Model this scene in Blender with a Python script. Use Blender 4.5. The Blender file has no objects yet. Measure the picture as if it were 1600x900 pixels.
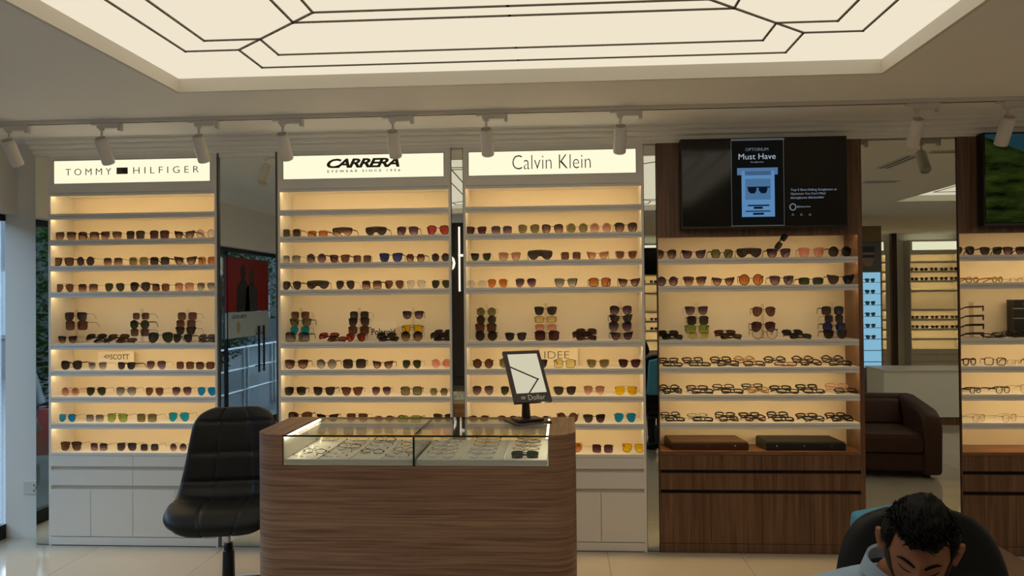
import bpy, bmesh, math, random
from mathutils import Vector, Matrix, Euler, noise
random.seed(7)
SC = bpy.context.scene
COL = SC.collection
PI = math.pi
R = math.radians

# ------------------------------------------------------------------ camera
F_PX, YAW, PITCH, ROLL = 1235.13, -0.06522, 0.0116, -0.00935
CAM = Vector((0, -5.089, 1.63))
_fw = Vector((math.sin(YAW)*math.cos(PITCH), math.cos(YAW)*math.cos(PITCH), math.sin(PITCH)))
_r0 = Vector((math.cos(YAW), -math.sin(YAW), 0)); _u0 = _r0.cross(_fw)
_r = math.cos(ROLL)*_r0 + math.sin(ROLL)*_u0
_u = -math.sin(ROLL)*_r0 + math.cos(ROLL)*_u0
cd = bpy.data.cameras.new('camera'); cam = bpy.data.objects.new('camera', cd); COL.objects.link(cam)
cd.sensor_width = 36; cd.lens = F_PX/1600*36; cd.clip_start = .05; cd.clip_end = 200
M = Matrix((_r, _u, -_fw)).transposed().to_4x4(); M.translation = CAM
cam.matrix_world = M; SC.camera = cam
def at_y(px, py, Y):                      # point of the place at depth Y seen at a pixel of the photograph
    d = _fw + _r*((px-800)/F_PX) - _u*((py-450)/F_PX)
    return CAM + d*((Y-CAM.y)/d.y)
def at_z(px, py, Z):
    d = _fw + _r*((px-800)/F_PX) - _u*((py-450)/F_PX)
    return CAM + d*((Z-CAM.z)/d.z)

# ------------------------------------------------------------------ world, light levels, exposure
LED_STR = 15.0; PANEL_STR = 0.9; SIGN_STR = 1.0; SKY_STR = 5.0
w = bpy.data.worlds.new('world'); SC.world = w; w.use_nodes = True
bg = w.node_tree.nodes['Background']; bg.inputs[0].default_value = (.62, .78, 1, 1); bg.inputs[1].default_value = SKY_STR
vs = SC.view_settings; vs.view_transform = 'Standard'; vs.look = 'None'; vs.exposure = 0; vs.gamma = 1; vs.use_curve_mapping = False
SC.cycles.use_denoising = True
SC.cycles.max_bounces = 10; SC.cycles.diffuse_bounces = 5; SC.cycles.glossy_bounces = 5; SC.cycles.transparent_max_bounces = 24
SC.cycles.caustics_reflective = False; SC.cycles.caustics_refractive = False
SC.cycles.sample_clamp_indirect = 6

# ------------------------------------------------------------------ helpers
def lin(c):
    return tuple(((v/255)/12.92 if v/255 <= .04045 else ((v/255+.055)/1.055)**2.4) for v in c)
MATS = {}
def nodes_of(name):
    m = bpy.data.materials.new(name); m.use_nodes = True; nt = m.node_tree; nt.nodes.clear()
    return m, nt, nt.nodes, nt.links
def mat(name, col, rough=.5, metal=0, spec=.5, coat=0, bump=0, bscale=200, vary=0, vscale=6, ior=1.5):
    if name in MATS: return MATS[name]
    m, nt, N, L = nodes_of(name)
    o = N.new('ShaderNodeOutputMaterial'); b = N.new('ShaderNodeBsdfPrincipled'); L.new(b.outputs[0], o.inputs[0])
    c = lin(col)+(1,)
    b.inputs['Base Color'].default_value = c; b.inputs['Roughness'].default_value = rough
    b.inputs['Metallic'].default_value = metal; b.inputs['Specular IOR Level'].default_value = spec
    b.inputs['Coat Weight'].default_value = coat; b.inputs['IOR'].default_value = ior
    if vary or bump: tc = N.new('ShaderNodeTexCoord')
    if vary:
        n = N.new('ShaderNodeTexNoise'); n.inputs['Scale'].default_value = vscale; n.inputs['Detail'].default_value = 4
        L.new(tc.outputs['Object'], n.inputs['Vector'])
        mx = N.new('ShaderNodeMix'); mx.data_type = 'RGBA'; L.new(n.outputs['Fac'], mx.inputs['Factor'])
        mx.inputs['A'].default_value = tuple(v*(1-vary) for v in c[:3])+(1,); mx.inputs['B'].default_value = tuple(min(1, v*(1+vary)) for v in c[:3])+(1,)
        L.new(mx.outputs['Result'], b.inputs['Base Color'])
    if bump:
        n = N.new('ShaderNodeTexNoise'); n.inputs['Scale'].default_value = bscale; L.new(tc.outputs['Object'], n.inputs['Vector'])
        bp = N.new('ShaderNodeBump'); bp.inputs['Strength'].default_value = bump; bp.inputs['Distance'].default_value = .002
        L.new(n.outputs['Fac'], bp.inputs['Height']); L.new(bp.outputs[0], b.inputs['Normal'])
    MATS[name] = m; return m
def emit(name, col, s, vary=0):
    if name in MATS: return MATS[name]
    m, nt, N, L = nodes_of(name)
    o = N.new('ShaderNodeOutputMaterial'); e = N.new('ShaderNodeEmission'); L.new(e.outputs[0], o.inputs[0])
    e.inputs[0].default_value = lin(col)+(1,); e.inputs[1].default_value = s
    MATS[name] = m; return m
def wood(name, dark, light, axis, scale=1.0, rough=.4):
    """laminate with long grain along `axis` (0 x, 2 z)"""
    if name in MATS: return MATS[name]
    m, nt, N, L = nodes_of(name)
    o = N.new('ShaderNodeOutputMaterial'); b = N.new('ShaderNodeBsdfPrincipled'); L.new(b.outputs[0], o.inputs[0])
    b.inputs['Roughness'].default_value = rough
    g = N.new('ShaderNodeNewGeometry'); mp = N.new('ShaderNodeMapping'); L.new(g.outputs['Position'], mp.inputs[0])
    s = [26*scale]*3; s[axis] = 1.1*scale
    if axis == 0: s[2] = 62*scale; s[1] = 1.6; s[0] = 1.6
    mp.inputs['Scale'].default_value = s
    n = N.new('ShaderNodeTexNoise'); n.inputs['Scale'].default_value = 1.3; n.inputs['Detail'].default_value = 6; n.inputs['Distortion'].default_value = .9 if axis == 0 else .6
    L.new(mp.outputs[0], n.inputs['Vector'])
    mp2 = N.new('ShaderNodeMapping'); L.new(g.outputs['Position'], mp2.inputs[0])
    s2 = [160]*3; s2[axis] = 2.5;
    if axis == 0: s2[1] = 2.5
    mp2.inputs['Scale'].default_value = s2
    n2 = N.new('ShaderNodeTexNoise'); n2.inputs['Scale'].default_value = 1; n2.inputs['Detail'].default_value = 2; L.new(mp2.outputs[0], n2.inputs['Vector'])
    ad = N.new('ShaderNodeMath'); ad.operation = 'MULTIPLY_ADD'; L.new(n2.outputs['Fac'], ad.inputs[0]); ad.inputs[1].default_value = .35; 
    sb = N.new('ShaderNodeMath'); sb.operation = 'SUBTRACT'; L.new(n.outputs['Fac'], sb.inputs[0]); sb.inputs[1].default_value = .17; L.new(sb.outputs[0], ad.inputs[2])
    cr = N.new('ShaderNodeValToRGB'); L.new(ad.outputs[0], cr.inputs[0])
    e = cr.color_ramp.elements; e[0].position = .34; e[0].color = lin(dark)+(1,); e[1].position = .68; e[1].color = lin(light)+(1,)
    L.new(cr.outputs[0], b.inputs['Base Color'])
    MATS[name] = m; return m
def clear(name, col, gloss=.06, rough=0.0, both=True):
    """thin clear sheet: tinted see-through with a Fresnel sheen"""
    if name in MATS: return MATS[name]
    m, nt, N, L = nodes_of(name)
    o = N.new('ShaderNodeOutputMaterial'); mx = N.new('ShaderNodeMixShader'); t = N.new('ShaderNodeBsdfTransparent'); gl = N.new('ShaderNodeBsdfGlossy')
    t.inputs[0].default_value = tuple(col)+(1,); gl.inputs['Roughness'].default_value = rough
    fr = N.new('ShaderNodeLayerWeight'); fr.inputs[0].default_value = .25
    mu = N.new('ShaderNodeMath'); mu.operation = 'MULTIPLY_ADD'; L.new(fr.outputs['Fresnel'], mu.inputs[0]); mu.inputs[1].default_value = .55; mu.inputs[2].default_value = gloss*.5; mu.use_clamp = True
    L.new(mu.outputs[0], mx.inputs[0]); L.new(t.outputs[0], mx.inputs[1]); L.new(gl.outputs[0], mx.inputs[2]); L.new(mx.outputs[0], o.inputs[0])
    MATS[name] = m; return m
def lensmat(name, top, bot):
    """tinted lens, tint graded from the top of the lens to its bottom"""
    if name in MATS: return MATS[name]
    m, nt, N, L = nodes_of(name)
    o = N.new('ShaderNodeOutputMaterial'); mx = N.new('ShaderNodeMixShader'); t = N.new('ShaderNodeBsdfTransparent'); gl = N.new('ShaderNodeBsdfGlossy')
    gl.inputs['Roughness'].default_value = .03
    tc = N.new('ShaderNodeTexCoord'); sp = N.new('ShaderNodeSeparateXYZ'); L.new(tc.outputs['Generated'], sp.inputs[0])
    cr = N.new('ShaderNodeValToRGB'); L.new(sp.outputs['Z'], cr.inputs[0])
    e = cr.color_ramp.elements; e[0].position = .1; e[1].position = .75
    wb_ = (.67, .455, .20)                         # the table gives the lens as seen against the lit back panel
    e[0].color = tuple(math.sqrt(min(.95, v/q)) for v, q in zip(lin(bot), wb_))+(1,); e[1].color = tuple(math.sqrt(min(.95, v/q)) for v, q in zip(lin(top), wb_))+(1,)
    L.new(cr.outputs[0], t.inputs[0]); mx.inputs[0].default_value = .035
    L.new(t.outputs[0], mx.inputs[1]); L.new(gl.outputs[0], mx.inputs[2]); L.new(mx.outputs[0], o.inputs[0])
    MATS[name] = m; return m

class MB:
    def __init__(s): s.v = []; s.f = []
    def quadbox(s, pts):                         # 8 corners: bottom 4 ccw, top 4 ccw
        b = len(s.v); s.v += [tuple(p) for p in pts]
        s.f += [tuple(b+i for i in q) for q in ((3,2,1,0),(4,5,6,7),(0,1,5,4),(1,2,6,5),(2,3,7,6),(3,0,4,7))]; return s
    def box(s, x0, x1, y0, y1, z0, z1):
        x0, x1 = sorted((x0, x1)); y0, y1 = sorted((y0, y1)); z0, z1 = sorted((z0, z1))
        return s.quadbox([(x0,y0,z0),(x1,y0,z0),(x1,y1,z0),(x0,y1,z0),(x0,y0,z1),(x1,y0,z1),(x1,y1,z1),(x0,y1,z1)])
    def prism(s, prof, a, b, axis=0):            # closed profile in the two other axes, extruded along axis
        n = len(prof); k = len(s.v)
        def P(t, p): return (t, p[0], p[1]) if axis == 0 else ((p[0], t, p[1]) if axis == 1 else (p[0], p[1], t))
        s.v += [P(a, p) for p in prof] + [P(b, p) for p in prof]
        for i in range(n):
            j = (i+1) % n; s.f.append((k+i, k+j, k+n+j, k+n+i))
        s.f.append(tuple(k+i for i in reversed(range(n)))); s.f.append(tuple(k+n+i for i in range(n))); return s
    def tube(s, pts, r, n=8, cap=True):
        pts = [Vector(p) for p in pts]; rr = r if isinstance(r, (list, tuple)) else [r]*len(pts); k = len(s.v)
        for i, p in enumerate(pts):
            t = (pts[min(i+1, len(pts)-1)] - pts[max(i-1, 0)]).normalized()
            up = Vector((0,0,1)) if abs(t.z) < .9 else Vector((0,1,0))
            a = t.cross(up).normalized(); b = t.cross(a)
            for j in range(n):
                q = p + (a*math.cos(2*PI*j/n) + b*math.sin(2*PI*j/n))*rr[i]; s.v.append(tuple(q))
        for i in range(len(pts)-1):
            for j in range(n):
                s.f.append((k+i*n+j, k+i*n+(j+1) % n, k+(i+1)*n+(j+1) % n, k+(i+1)*n+j))
        if cap:
            s.f.append(tuple(k+j for j in reversed(range(n)))); m = k+(len(pts)-1)*n; s.f.append(tuple(m+j for j in range(n)))
        return s
    def lathe(s, prof, n=24, c=(0,0,0)):         # profile (r, z) bottom to top
        k = len(s.v)
        for r, z in prof:
            for j in range(n): s.v.append((c[0]+r*math.cos(2*PI*j/n), c[1]+r*math.sin(2*PI*j/n), c[2]+z))
        for i in range(len(prof)-1):
            for j in range(n): s.f.append((k+i*n+j, k+i*n+(j+1) % n, k+(i+1)*n+(j+1) % n, k+(i+1)*n+j))
        s.f.append(tuple(k+j for j in reversed(range(n)))); m = k+(len(prof)-1)*n; s.f.append(tuple(m+j for j in range(n))); return s
    def xf(s, mtx, start=0):
        for i in range(start, len(s.v)): s.v[i] = tuple(mtx @ Vector(s.v[i]))
        return s
    def mesh(s, name, m, bevel=0, smooth=False, segs=2):
        me = bpy.data.meshes.new(name); bm = bmesh.new()
        vs_ = [bm.verts.new(v) for v in s.v]
        for f in s.f:
            try: bm.faces.new([vs_[i] for i in f])
            except ValueError: pass
        bmesh.ops.recalc_face_normals(bm, faces=bm.faces)
        if bevel:
            es = [e for e in bm.edges if len(e.link_faces) == 2 and e.calc_face_angle(0) > .6]
            bmesh.ops.bevel(bm, geom=es, offset=bevel, segments=segs, affect='EDGES', profile=.6, clamp_overlap=True)
        if smooth:
            for f in bm.faces: f.smooth = True
            for e in bm.edges:
                if len(e.link_faces) == 2 and e.calc_face_angle(0) > .7: e.smooth = False
        bm.to_mesh(me); bm.free()
        if m: me.materials.append(m)
        return me
    def build(s, name, m, parent=None, bevel=0, smooth=False, segs=2):
        return obj(name, s.mesh(name, m, bevel, smooth, segs), parent)
def obj(name, me, parent=None, loc=None, rot=None):
    o = bpy.data.objects.new(name, me); COL.objects.link(o)
    if parent: o.parent = parent
    if loc is not None: o.location = loc
    if rot is not None: o.rotation_euler = rot
    return o
def tag(o, label, cat, group=None):
    o['label'] = label; o['category'] = cat
    if group: o['group'] = group
    return o
def thing(name, label, cat, loc=(0,0,0), rot=(0,0,0), group=None):
    o = obj(name, None, None, loc, rot); o.empty_display_size = .1; return tag(o, label, cat, group)
def struct(o, label=None):
    o['kind'] = 'structure'
    if label: o['label'] = label
    return o
def bx(name, m, parent, x0, x1, y0, y1, z0, z1, bevel=0): return MB().box(x0,x1,y0,y1,z0,z1).build(name, m, parent, bevel)
def text_mesh(s, width, height, depth=.002, offset=0, shear=0, space=1.0):
    """lettering in the local XZ plane, facing -Y, centred"""
    c = bpy.data.curves.new('t', 'FONT'); c.body = s; c.align_x = 'CENTER'; c.extrude = depth/2; c.offset = offset; c.shear = shear; c.space_character = space
    c.resolution_u = 3
    o = bpy.data.objects.new('t', c); COL.objects.link(o)
    me = bpy.data.meshes.new_from_object(o.evaluated_get(bpy.context.evaluated_depsgraph_get()))
    bpy.data.objects.remove(o); bpy.data.curves.remove(c)
    xs = [v.co.x for v in me.vertices]; ys = [v.co.y for v in me.vertices]
    x0, x1, y0, y1 = min(xs), max(xs), min(ys), max(ys)
    sx = width/(x1-x0); sy = (height/(y1-y0)) if height else sx
    dz = depth/2/max(1e-9, max(v.co.z for v in me.vertices))
    for v in me.vertices:
        x, y, z = v.co; v.co = ((x-(x0+x1)/2)*sx, -z*dz, (y-(y0+y1)/2)*sy)
    me.materials.clear(); return me
def text(name, s, m, parent, loc, width, height=None, **k):
    me = text_mesh(s, width, height, **k); me.name = name; me.materials.append(m)
    return obj(name, me, parent, loc)
ORD = ['first','second','third','fourth','fifth','sixth','seventh','eighth','ninth','tenth']

# ------------------------------------------------------------------ materials
WHITE = mat('white_laminate', (232, 229, 224), .35)
WHITE2 = mat('white_shelf', (232, 229, 226), .4)
BAYBACK = mat('warm_white_back', (238, 226, 206), .5)
PAINT = mat('white_paint', (242, 239, 233), .7, bump=.05, bscale=300)
CEILP = mat('ceiling_paint', (251, 249, 245), .85)
TRIMW = mat('white_moulding', (250, 248, 244), .6)
METALW = mat('white_metal', (226, 222, 216), .4)
DARKGAP = mat('dark_joint', (60, 55, 50), .8)
BLACK = mat('black_plastic', (14, 14, 15), .35)
BLACKM = mat('black_metal', (22, 22, 24), .4, .6)
CHROME = mat('chrome', (220, 220, 220), .12, 1)
MIRROR = mat('mirror_silver', (222, 226, 220), .0, 1)
WOODV = wood('walnut_vertical', (88, 60, 42), (126, 92, 68), 2)
WOODH = wood('walnut_horizontal', (118, 84, 64), (166, 128, 102), 0, 1.0)
WOODT = wood('walnut_top', (116, 84, 62), (160, 124, 98), 1, 1.0)
LED = emit('led_warm', (255, 219, 154), LED_STR)
PANEL = emit('ceiling_panel_light', (249, 237, 212), PANEL_STR*1.02)
SIGN = emit('sign_light', (255, 250, 216), SIGN_STR*1.02)
INK = mat('sign_ink', (52, 46, 30), .5)

# ------------------------------------------------------------------ room shell
H = 2.72
XL, XR, YB, YF = -3.86, 8.2, .30, -10.0
FLOORB = mat('floor_bed', (120, 112, 100), .6)
fl = struct(bx('floor', FLOORB, None, XL, XR, YF, YB, -.06, -.008), 'glossy cream tiled shop floor')
TILE = mat('floor_tile', (196, 185, 168), .05, vary=.05, vscale=2.5, spec=.5)
TW = .835
tm = MB().box(.0012, TW-.0012, .0012, TW-.0012, -.01, 0).mesh('tile', TILE, .0008, segs=1)
nx0 = math.floor((XL+3.08)/TW)
cut = {}
for i in range(nx0, 15):
    for j in range(0, 13):
        x = -3.08+i*TW; y = YB-.12-(j+1)*TW + TW
        if x > XR or y-TW < YF-.9: continue
        if x+TW > XR+.01 or y > YB or y-TW < YF: 
            x0, x1, y0, y1 = max(x, XL), min(x+TW, XR), max(y-TW, YF), min(y, YB)
            if x1-x0 < .02 or y1-y0 < .02: continue
            MB().box(x0+.0012, x1-.0012, y0+.0012, y1-.0012, -.01, 0).build('tile', TILE, fl, .0008, segs=1)
        elif x < XL:
            MB().box(XL, x+TW-.0012, y-TW+.0012, y-.0012, -.01, 0).build('tile', TILE, fl, .0008, segs=1)
        else: obj('tile', tm, fl, (x, y-TW, 0))
# ceiling with two openings
T1 = (-2.02, 1.60, -5.05, -1.065); T2 = (3.92, 6.9, -4.54, -1.065)
cb = MB()
def slab(x0, x1, y0, y1): cb.box(x0, x1, y0, y1, H, H+.02)
slab(XL-.1, XR, T1[3], YB+.1); slab(XL-.1, T1[0], T1[2], T1[3]); slab(T1[1], T2[0], T1[2], T1[3]); slab(T2[1], XR, T1[2], T1[3])
slab(T2[0], T2[1], T1[2], T2[2]); slab(XL-.1, XR, YF, T1[2])
struct(cb.build('ceiling', CEILP), 'plain off-white plaster ceiling around the light trays')
def tray(t, lines, label):
    x0, x1, y0, y1 = t; d = .07
    e = thing('luminous_ceiling', label, 'ceiling light', ((x0+x1)/2, (y0+y1)/2, H))
    cx, cy = (x0+x1)/2, (y0+y1)/2
    f = MB()
    for a in ((x0+.0005,x0+.02,y0+.0005,y1-.0005),(x1-.02,x1-.0005,y0+.0005,y1-.0005),(x0+.02,x1-.02,y0+.0005,y0+.02),(x0+.02,x1-.02,y1-.02,y1-.0005)):
        f.box(a[0]-cx, a[1]-cx, a[2]-cy, a[3]-cy, -.0005, d+.05)
    f.build('tray_fascia', mat('fascia_paint', (226, 219, 205), .6), e)
    bx('light_panel', PANEL, e, x0-cx, x1-cx, y0-cy, y1-cy, d, d+.02)
    for (p, q) in lines:
        p = Vector((p[0]-cx, p[1]-cy, 0)); q = Vector((q[0]-cx, q[1]-cy, 0)); dr = (q-p).normalized(); n = Vector((-dr.y, dr.x, 0))*.0045
        a, b = p-dr*.006, q+dr*.006; zl, zh = d-.006, d+.002
        MB().quadbox([(*(a-n).xy, zl),(*(b-n).xy, zl),(*(b+n).xy, zl),(*(a+n).xy, zl),(*(a-n).xy, zh),(*(b-n).xy, zh),(*(b+n).xy, zh),(*(a+n).xy, zh)]).build('divider_strip', mat('bronze_strip', (104, 94, 78), .5), e)
    return e
mx_, my_ = (T1[0]+T1[1])/2, (T1[2]+T1[3])/2
seg = []
def mir(p): return [(sx*(p[0]-mx_)+mx_, sy*(p[1]-my_)+my_) for sx, sy in ((1,1),(-1,1),(1,-1),(-1,-1))]
def addsym(p, q):
    out = []
    for a, b in zip(mir(p), mir(q)):
        k = tuple(sorted(((round(a[0],3), round(a[1],3)), (round(b[0],3), round(b[1],3)))))
        if k not in [tuple(sorted(((round(c[0],3), round(c[1],3)), (round(d[0],3), round(d[1],3))))) for c, d in seg]: seg.append((a, b))
xo, yo = -1.755, -1.530
addsym((-1.745, -1.53), (-1.745, my_)); addsym((-1.745, -1.53), (-1.49, -1.53)); addsym((-1.49, -1.53), (-1.49, -1.245)); addsym((-1.49, -1.245), (mx_, -1.245))
addsym((-1.59, -1.67), (-1.59, my_)); addsym((-1.59, -1.67), (-1.335, -1.67)); addsym((-1.335, -1.67), (-1.335, -1.44)); addsym((-1.335, -1.44), (mx_, -1.44))
addsym((-1.49, -1.53), (-1.0, -1.968))
addsym((-1.118, -1.86), (mx_, -1.86)); addsym((-1.118, -1.86), (-1.118, my_)); addsym((-1.0, -1.968), (mx_, -1.968)); addsym((-1.0, -1.968), (-1.0, my_))
tray(T1, seg, 'large backlit cream ceiling panel with thin dark line pattern overhead')
t2l = []
for k_ in (.32, .50):
    a_, b_, c_, d_ = T2[0]+k_, T2[1]-k_, T2[2]+k_, T2[3]-k_
    t2l += [((a_, c_), (b_, c_)), ((b_, c_), (b_, d_)), ((b_, d_), (a_, d_)), ((a_, d_), (a_, c_))]
tray(T2, t2l, 'second backlit ceiling panel, seen only in the wide mirror above the armchair')
# walls
struct(bx('wall_back', PAINT, None, -3.53, XR, YB, YB+.1, 0, H), 'plain wall behind the display units')
struct(bx('wall_pillar', PAINT, None, -3.86, -3.44, .146, YB+.1, 0, H), 'white wall pier at the left end')
struct(bx('wall_right', PAINT, None, XR, XR+.1, YF, YB, 0, H))
struct(bx('wall_far', PAINT, None, .9, XR, YF-.1, YF, 0, H))
DKW = wood('dark_wall_wood', (40, 28, 20), (64, 46, 34), 2)
struct(bx('wall_front', DKW, None, XL, .9, -6.4, -6.3, 0, H), 'dark timber wall behind the viewer')
struct(bx('wall_return', PAINT, None, .8, .9, YF, -6.4, 0, H))
# left side: beam, glass shopfront
struct(bx('wall_left', PAINT, None, XL-.14, -3.765, -6.3, .146, 2.235, H), 'white beam above the glass shopfront')
GLASS = clear('shop_glass', (.86, .93, .94), .1)
FRD = mat('dark_frame', (28, 32, 36), .4, .5)
win = struct(obj('window_1', None, None, (-3.88, -2.8, 0)), 'full height glass shopfront')
ys = [2.946, 1.6, .2, -.95, -1.89, -2.83, -3.5]
for a, b in zip(ys[:-1], ys[1:]): bx('pane', GLASS, win, -.006, .006, b+.004, a-.004, .09, 2.2)
bx('bottom_rail', FRD, win, -.025, .025, -3.5, 2.946, 0, .1, .003); bx('top_rail', FRD, win, -.025, .025, -3.5, 2.946, 2.19, 2.235, .003)
for y in (.2, -.95, -2.83, -3.485): bx('mullion', FRD, win, -.02, .02, y-.015, y+.015, .1, 2.19, .002)
for y in (-1.81, -1.97):
    hb = MB().tube([(.05, y, .72), (.05, y, 1.3)], .014, 10); hb.tube([(0, y, .8), (.05, y, .8)], .008, 6); hb.tube([(0, y, 1.2), (.05, y, 1.2)], .008, 6)
    hb.build('door_handle', BLACK, win, smooth=True)
# cornice: stepped moulding with a mitred return at its left end
prof = [(.0, 2.622), (-.015, 2.622), (-.015, 2.640), (-.008, 2.642), (-.008, 2.648), (-.03, 2.655), (-.03, 2.672), (-.022, 2.674), (-.022, 2.680), (-.048, 2.689), (-.048, 2.702), (-.040, 2.704), (-.040, 2.710), (-.06, 2.714), (-.06, 2.7199), (.0, 2.7199)]
cm = MB(); n = len(prof)
for (y, z) in prof: cm.v.append((-3.535+y*.9, y, z))
for (y, z) in prof: cm.v.append((XR, y, z))
for (y, z) in prof: cm.v.append((-3.535+y*.9, .146, z))
for i in range(n):
    j = (i+1) % n; cm.f.append((i, j, n+j, n+i)); cm.f.append((2*n+i, 2*n+j, j, i))
cm.f.append(tuple(n+i for i in range(n))); cm.f.append(tuple(2*n+i for i in range(n)))
struct(cm.build('trim_1', TRIMW), 'stepped white cornice above the display units')
struct(bx('trim_2', TRIMW, None, -3.535, XR, .0, YB, 2.605, 2.7199), 'white fascia board behind the cornice')

# ------------------------------------------------------------------ display units
ZS = [2.217, 2.042, 1.868, 1.692, 1.345, 1.168, .991, .815]      # shelf tops, from the top
TOPZ = 2.605; DEPTH = .25
def shelf_prof(z):
    return [(.0, z), (.0, z-.0165), (.006, z-.018), (.006, z-.0205), (.0, z-.022), (.0, z-.038), (.008, z-.038), (.008, z-.022), (DEPTH, z-.022), (DEPTH, z)]
def shelf(par, z, x0, x1, name='shelf'):
    s = MB().prism(shelf_prof(z), x0, x1).build(name, WHITE2, par)
    bx('led_strip', LED, s, x0+.004, x1-.004, .012, .022, z-.0285, z-.023)
    return s
def white_unit(X0, X1, label, rot=0, Y=0, glow=True):
    w_ = X1-X0
    u = thing('display_cabinet', label, 'display cabinet', (X0, Y, 0), (0, 0, rot), 'white display cabinets')
    for a in (0, w_-.016): bx('side_panel', WHITE, u, a, a+.016, 0, DEPTH+.02, .0, TOPZ, .001)
    bx('back_panel', BAYBACK, u, .016, w_-.016, DEPTH, DEPTH+.02, .6, TOPZ)
    bx('top_panel', WHITE, u, .016, w_-.016, .0, DEPTH, 2.373, 2.39)
    for z in ZS: shelf(u, z, .016, w_-.016)
    h = MB().prism(shelf_prof(2.373), .016, w_-.016).build('header_rail', WHITE2, u)
    bx('led_strip', LED, h, .02, w_-.02, .012, .022, 2.3445, 2.350)
    # sign box
    l0, l1, z0, z1 = .034, w_-.042, 2.416, 2.577
    sg = MB().box(.016, l0, 0, .03, 2.39, TOPZ).box(l1, w_-.016, 0, .03, 2.39, TOPZ).box(l0, l1, 0, .03, 2.39, z0).box(l0, l1, 0, .03, z1, TOPZ).build('sign_box', WHITE, u)
    e = .004
    MB().box(l0, l0+e, .001, .02, z0, z1).box(l1-e, l1, .001, .02, z0, z1).box(l0, l1, .001, .02, z0, z0+e).box(l0, l1, .001, .02, z1-e, z1).build('sign_rim', mat('rim_grey', (150, 142, 128), .5), sg)
    bx('sign_face', SIGN if glow else WHITE, sg, l0+e, l1-e, .008, .014, z0+e, z1-e)
    # base
    b = bx('base_carcass', DARKGAP if False else mat('cab_inside', (214, 208, 198), .6), u, .016, w_-.016, .018, DEPTH+.02, .056, .600)
    bx('base_top', WHITE, u, .016, w_-.016, 0, DEPTH, .600, .62, .001)
    m = w_/2; g = .0015
    for (a, c) in ((.0, m), (m, w_)):
        bx('drawer_front', WHITE, u, a+g, c-g, .0-.001, .018, .528, .598, .001)
        bx('drawer_front', WHITE, u, a+g, c-g, .0-.001, .018, .402, .502, .001)
        mm = (a+c)/2
        bx('door', WHITE, u, a+g, mm-g, -.001, .018, .063, .374, .001); bx('door', WHITE, u, mm+g, c-g, -.001, .018, .063, .374, .001)
    bx('plinth', WHITE, u, 0, w_, -.001, .05, .006, .058, .001)
    bx('plinth_foot', DARKGAP, u, .01, w_-.01, .006, .05, 0, .006)
    return u, sg
U1 = (-3.45, -2.287); U2 = (-1.875, -.725); U3 = (-.645, .515); U4 = (.597, 1.873); U5 = (2.455, 3.731)
u1, s1 = white_unit(*U1, 'white shelving cabinet with a flag wordmark sign, leftmost of the wall')
u2, s2 = white_unit(*U2, 'white shelving cabinet with bold slanted black sign, behind the counter')
u3, s3 = white_unit(*U3, 'white shelving cabinet with thin-lettered sign, beside the left wood unit')
def wood_unit(X0, X1, label):
    w_ = X1-X0
    u = thing('wood_display_cabinet', label, 'display cabinet', (X0, 0, 0), (0, 0, 0), 'wood display cabinets')
    for a, b in ((0, .006), (w_-.028, w_)): bx('side_panel', WOODV, u, a, b, 0, DEPTH+.02, 0, TOPZ, .001)
    bx('back_panel', BAYBACK, u, .006, w_-.028, DEPTH, DEPTH+.02, .6, 2.03)
    bx('upper_panel', WOODV, u, .006, w_-.028, .002, .022, 2.03, TOPZ)
    h = MB().box(.006, w_-.028, 0, DEPTH, 2.016, 2.03).box(.006, w_-.028, 0, .009, 2.002, 2.016).build('header_board', WOODV, u)
    bx('led_strip', LED, h, .01, w_-.03, .012, .022, 2.0095, 2.0155)
    for z in (1.866, 1.692, 1.346, 1.174, .999, .822): shelf(u, z, .006, w_-.028)
    bx('base_carcass', mat('wood_inside', (40, 26, 16), .7), u, .006, w_-.028, .02, DEPTH+.02, .05, .62)
    bx('base_top', WOODT2, u, .006, w_-.028, -.002, DEPTH, .62, .642, .001)
    m = w_/2; g = .0012
    for (a, c) in ((.0, m), (m, w_)): bx('drawer_front', WOODV, u, a+g, c-g, -.003, .018, .525, .618, .001)
    bx('drawer_front', WOODV, u, g, w_-g, -.003, .018, .399, .502, .001)
    q = w_/4
    for k in range(4): bx('door', WOODV, u, k*q+g, (k+1)*q-g, -.003, .018, .062, .375, .001)
    bx('plinth', WOODV, u, 0, w_, -.002, .05, .004, .059, .001); bx('plinth_foot', DARKGAP, u, .01, w_-.01, .006, .05, 0, .004)
    return u
WOODT2 = wood('walnut_shelf', (104, 66, 40), (146, 100, 66), 0)
u4 = wood_unit(*U4, 'walnut display cabinet under the television showing a sunglasses advert')
u5 = wood_unit(*U5, 'walnut display cabinet under the green hills television, cut by right edge')
# sign lettering
def local(x, u): return x-u[0]
wa = at_y(101, 266, 0); wb = at_y(310, 266, 0)
y_ = -.001+.008
text('wordmark', 'TOMMY', INK, s1, ((at_y(137, 266, 0).x-U1[0]), y_, 2.497), at_y(172.5, 266, 0).x-wa.x, .044, offset=-.012, space=1.55)
text('wordmark', 'HILFIGER', INK, s1, ((at_y(258.5, 266, 0).x-U1[0]), y_, 2.500), wb.x-at_y(207.5, 266, 0).x, .044, offset=-.012, space=1.55)
fx = at_y(190, 266, 0).x-U1[0]
bx('flag_mark', mat('flag_navy', (34, 30, 34), .5), s1, fx-.038, fx+.038, y_-.002, y_+.001, 2.478, 2.521)
bx('flag_mark_white', mat('flag_grey', (74, 68, 56), .5), s1, fx-.036, fx-.001, y_-.0025, y_, 2.486, 2.513); bx('flag_mark_red', mat('flag_red', (58, 30, 30), .5), s1, fx+.001, fx+.036, y_-.0025, y_, 2.486, 2.513)
ca, cb_ = at_y(510, 258, 0).x-U2[0], at_y(624, 258, 0).x-U2[0]
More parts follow.
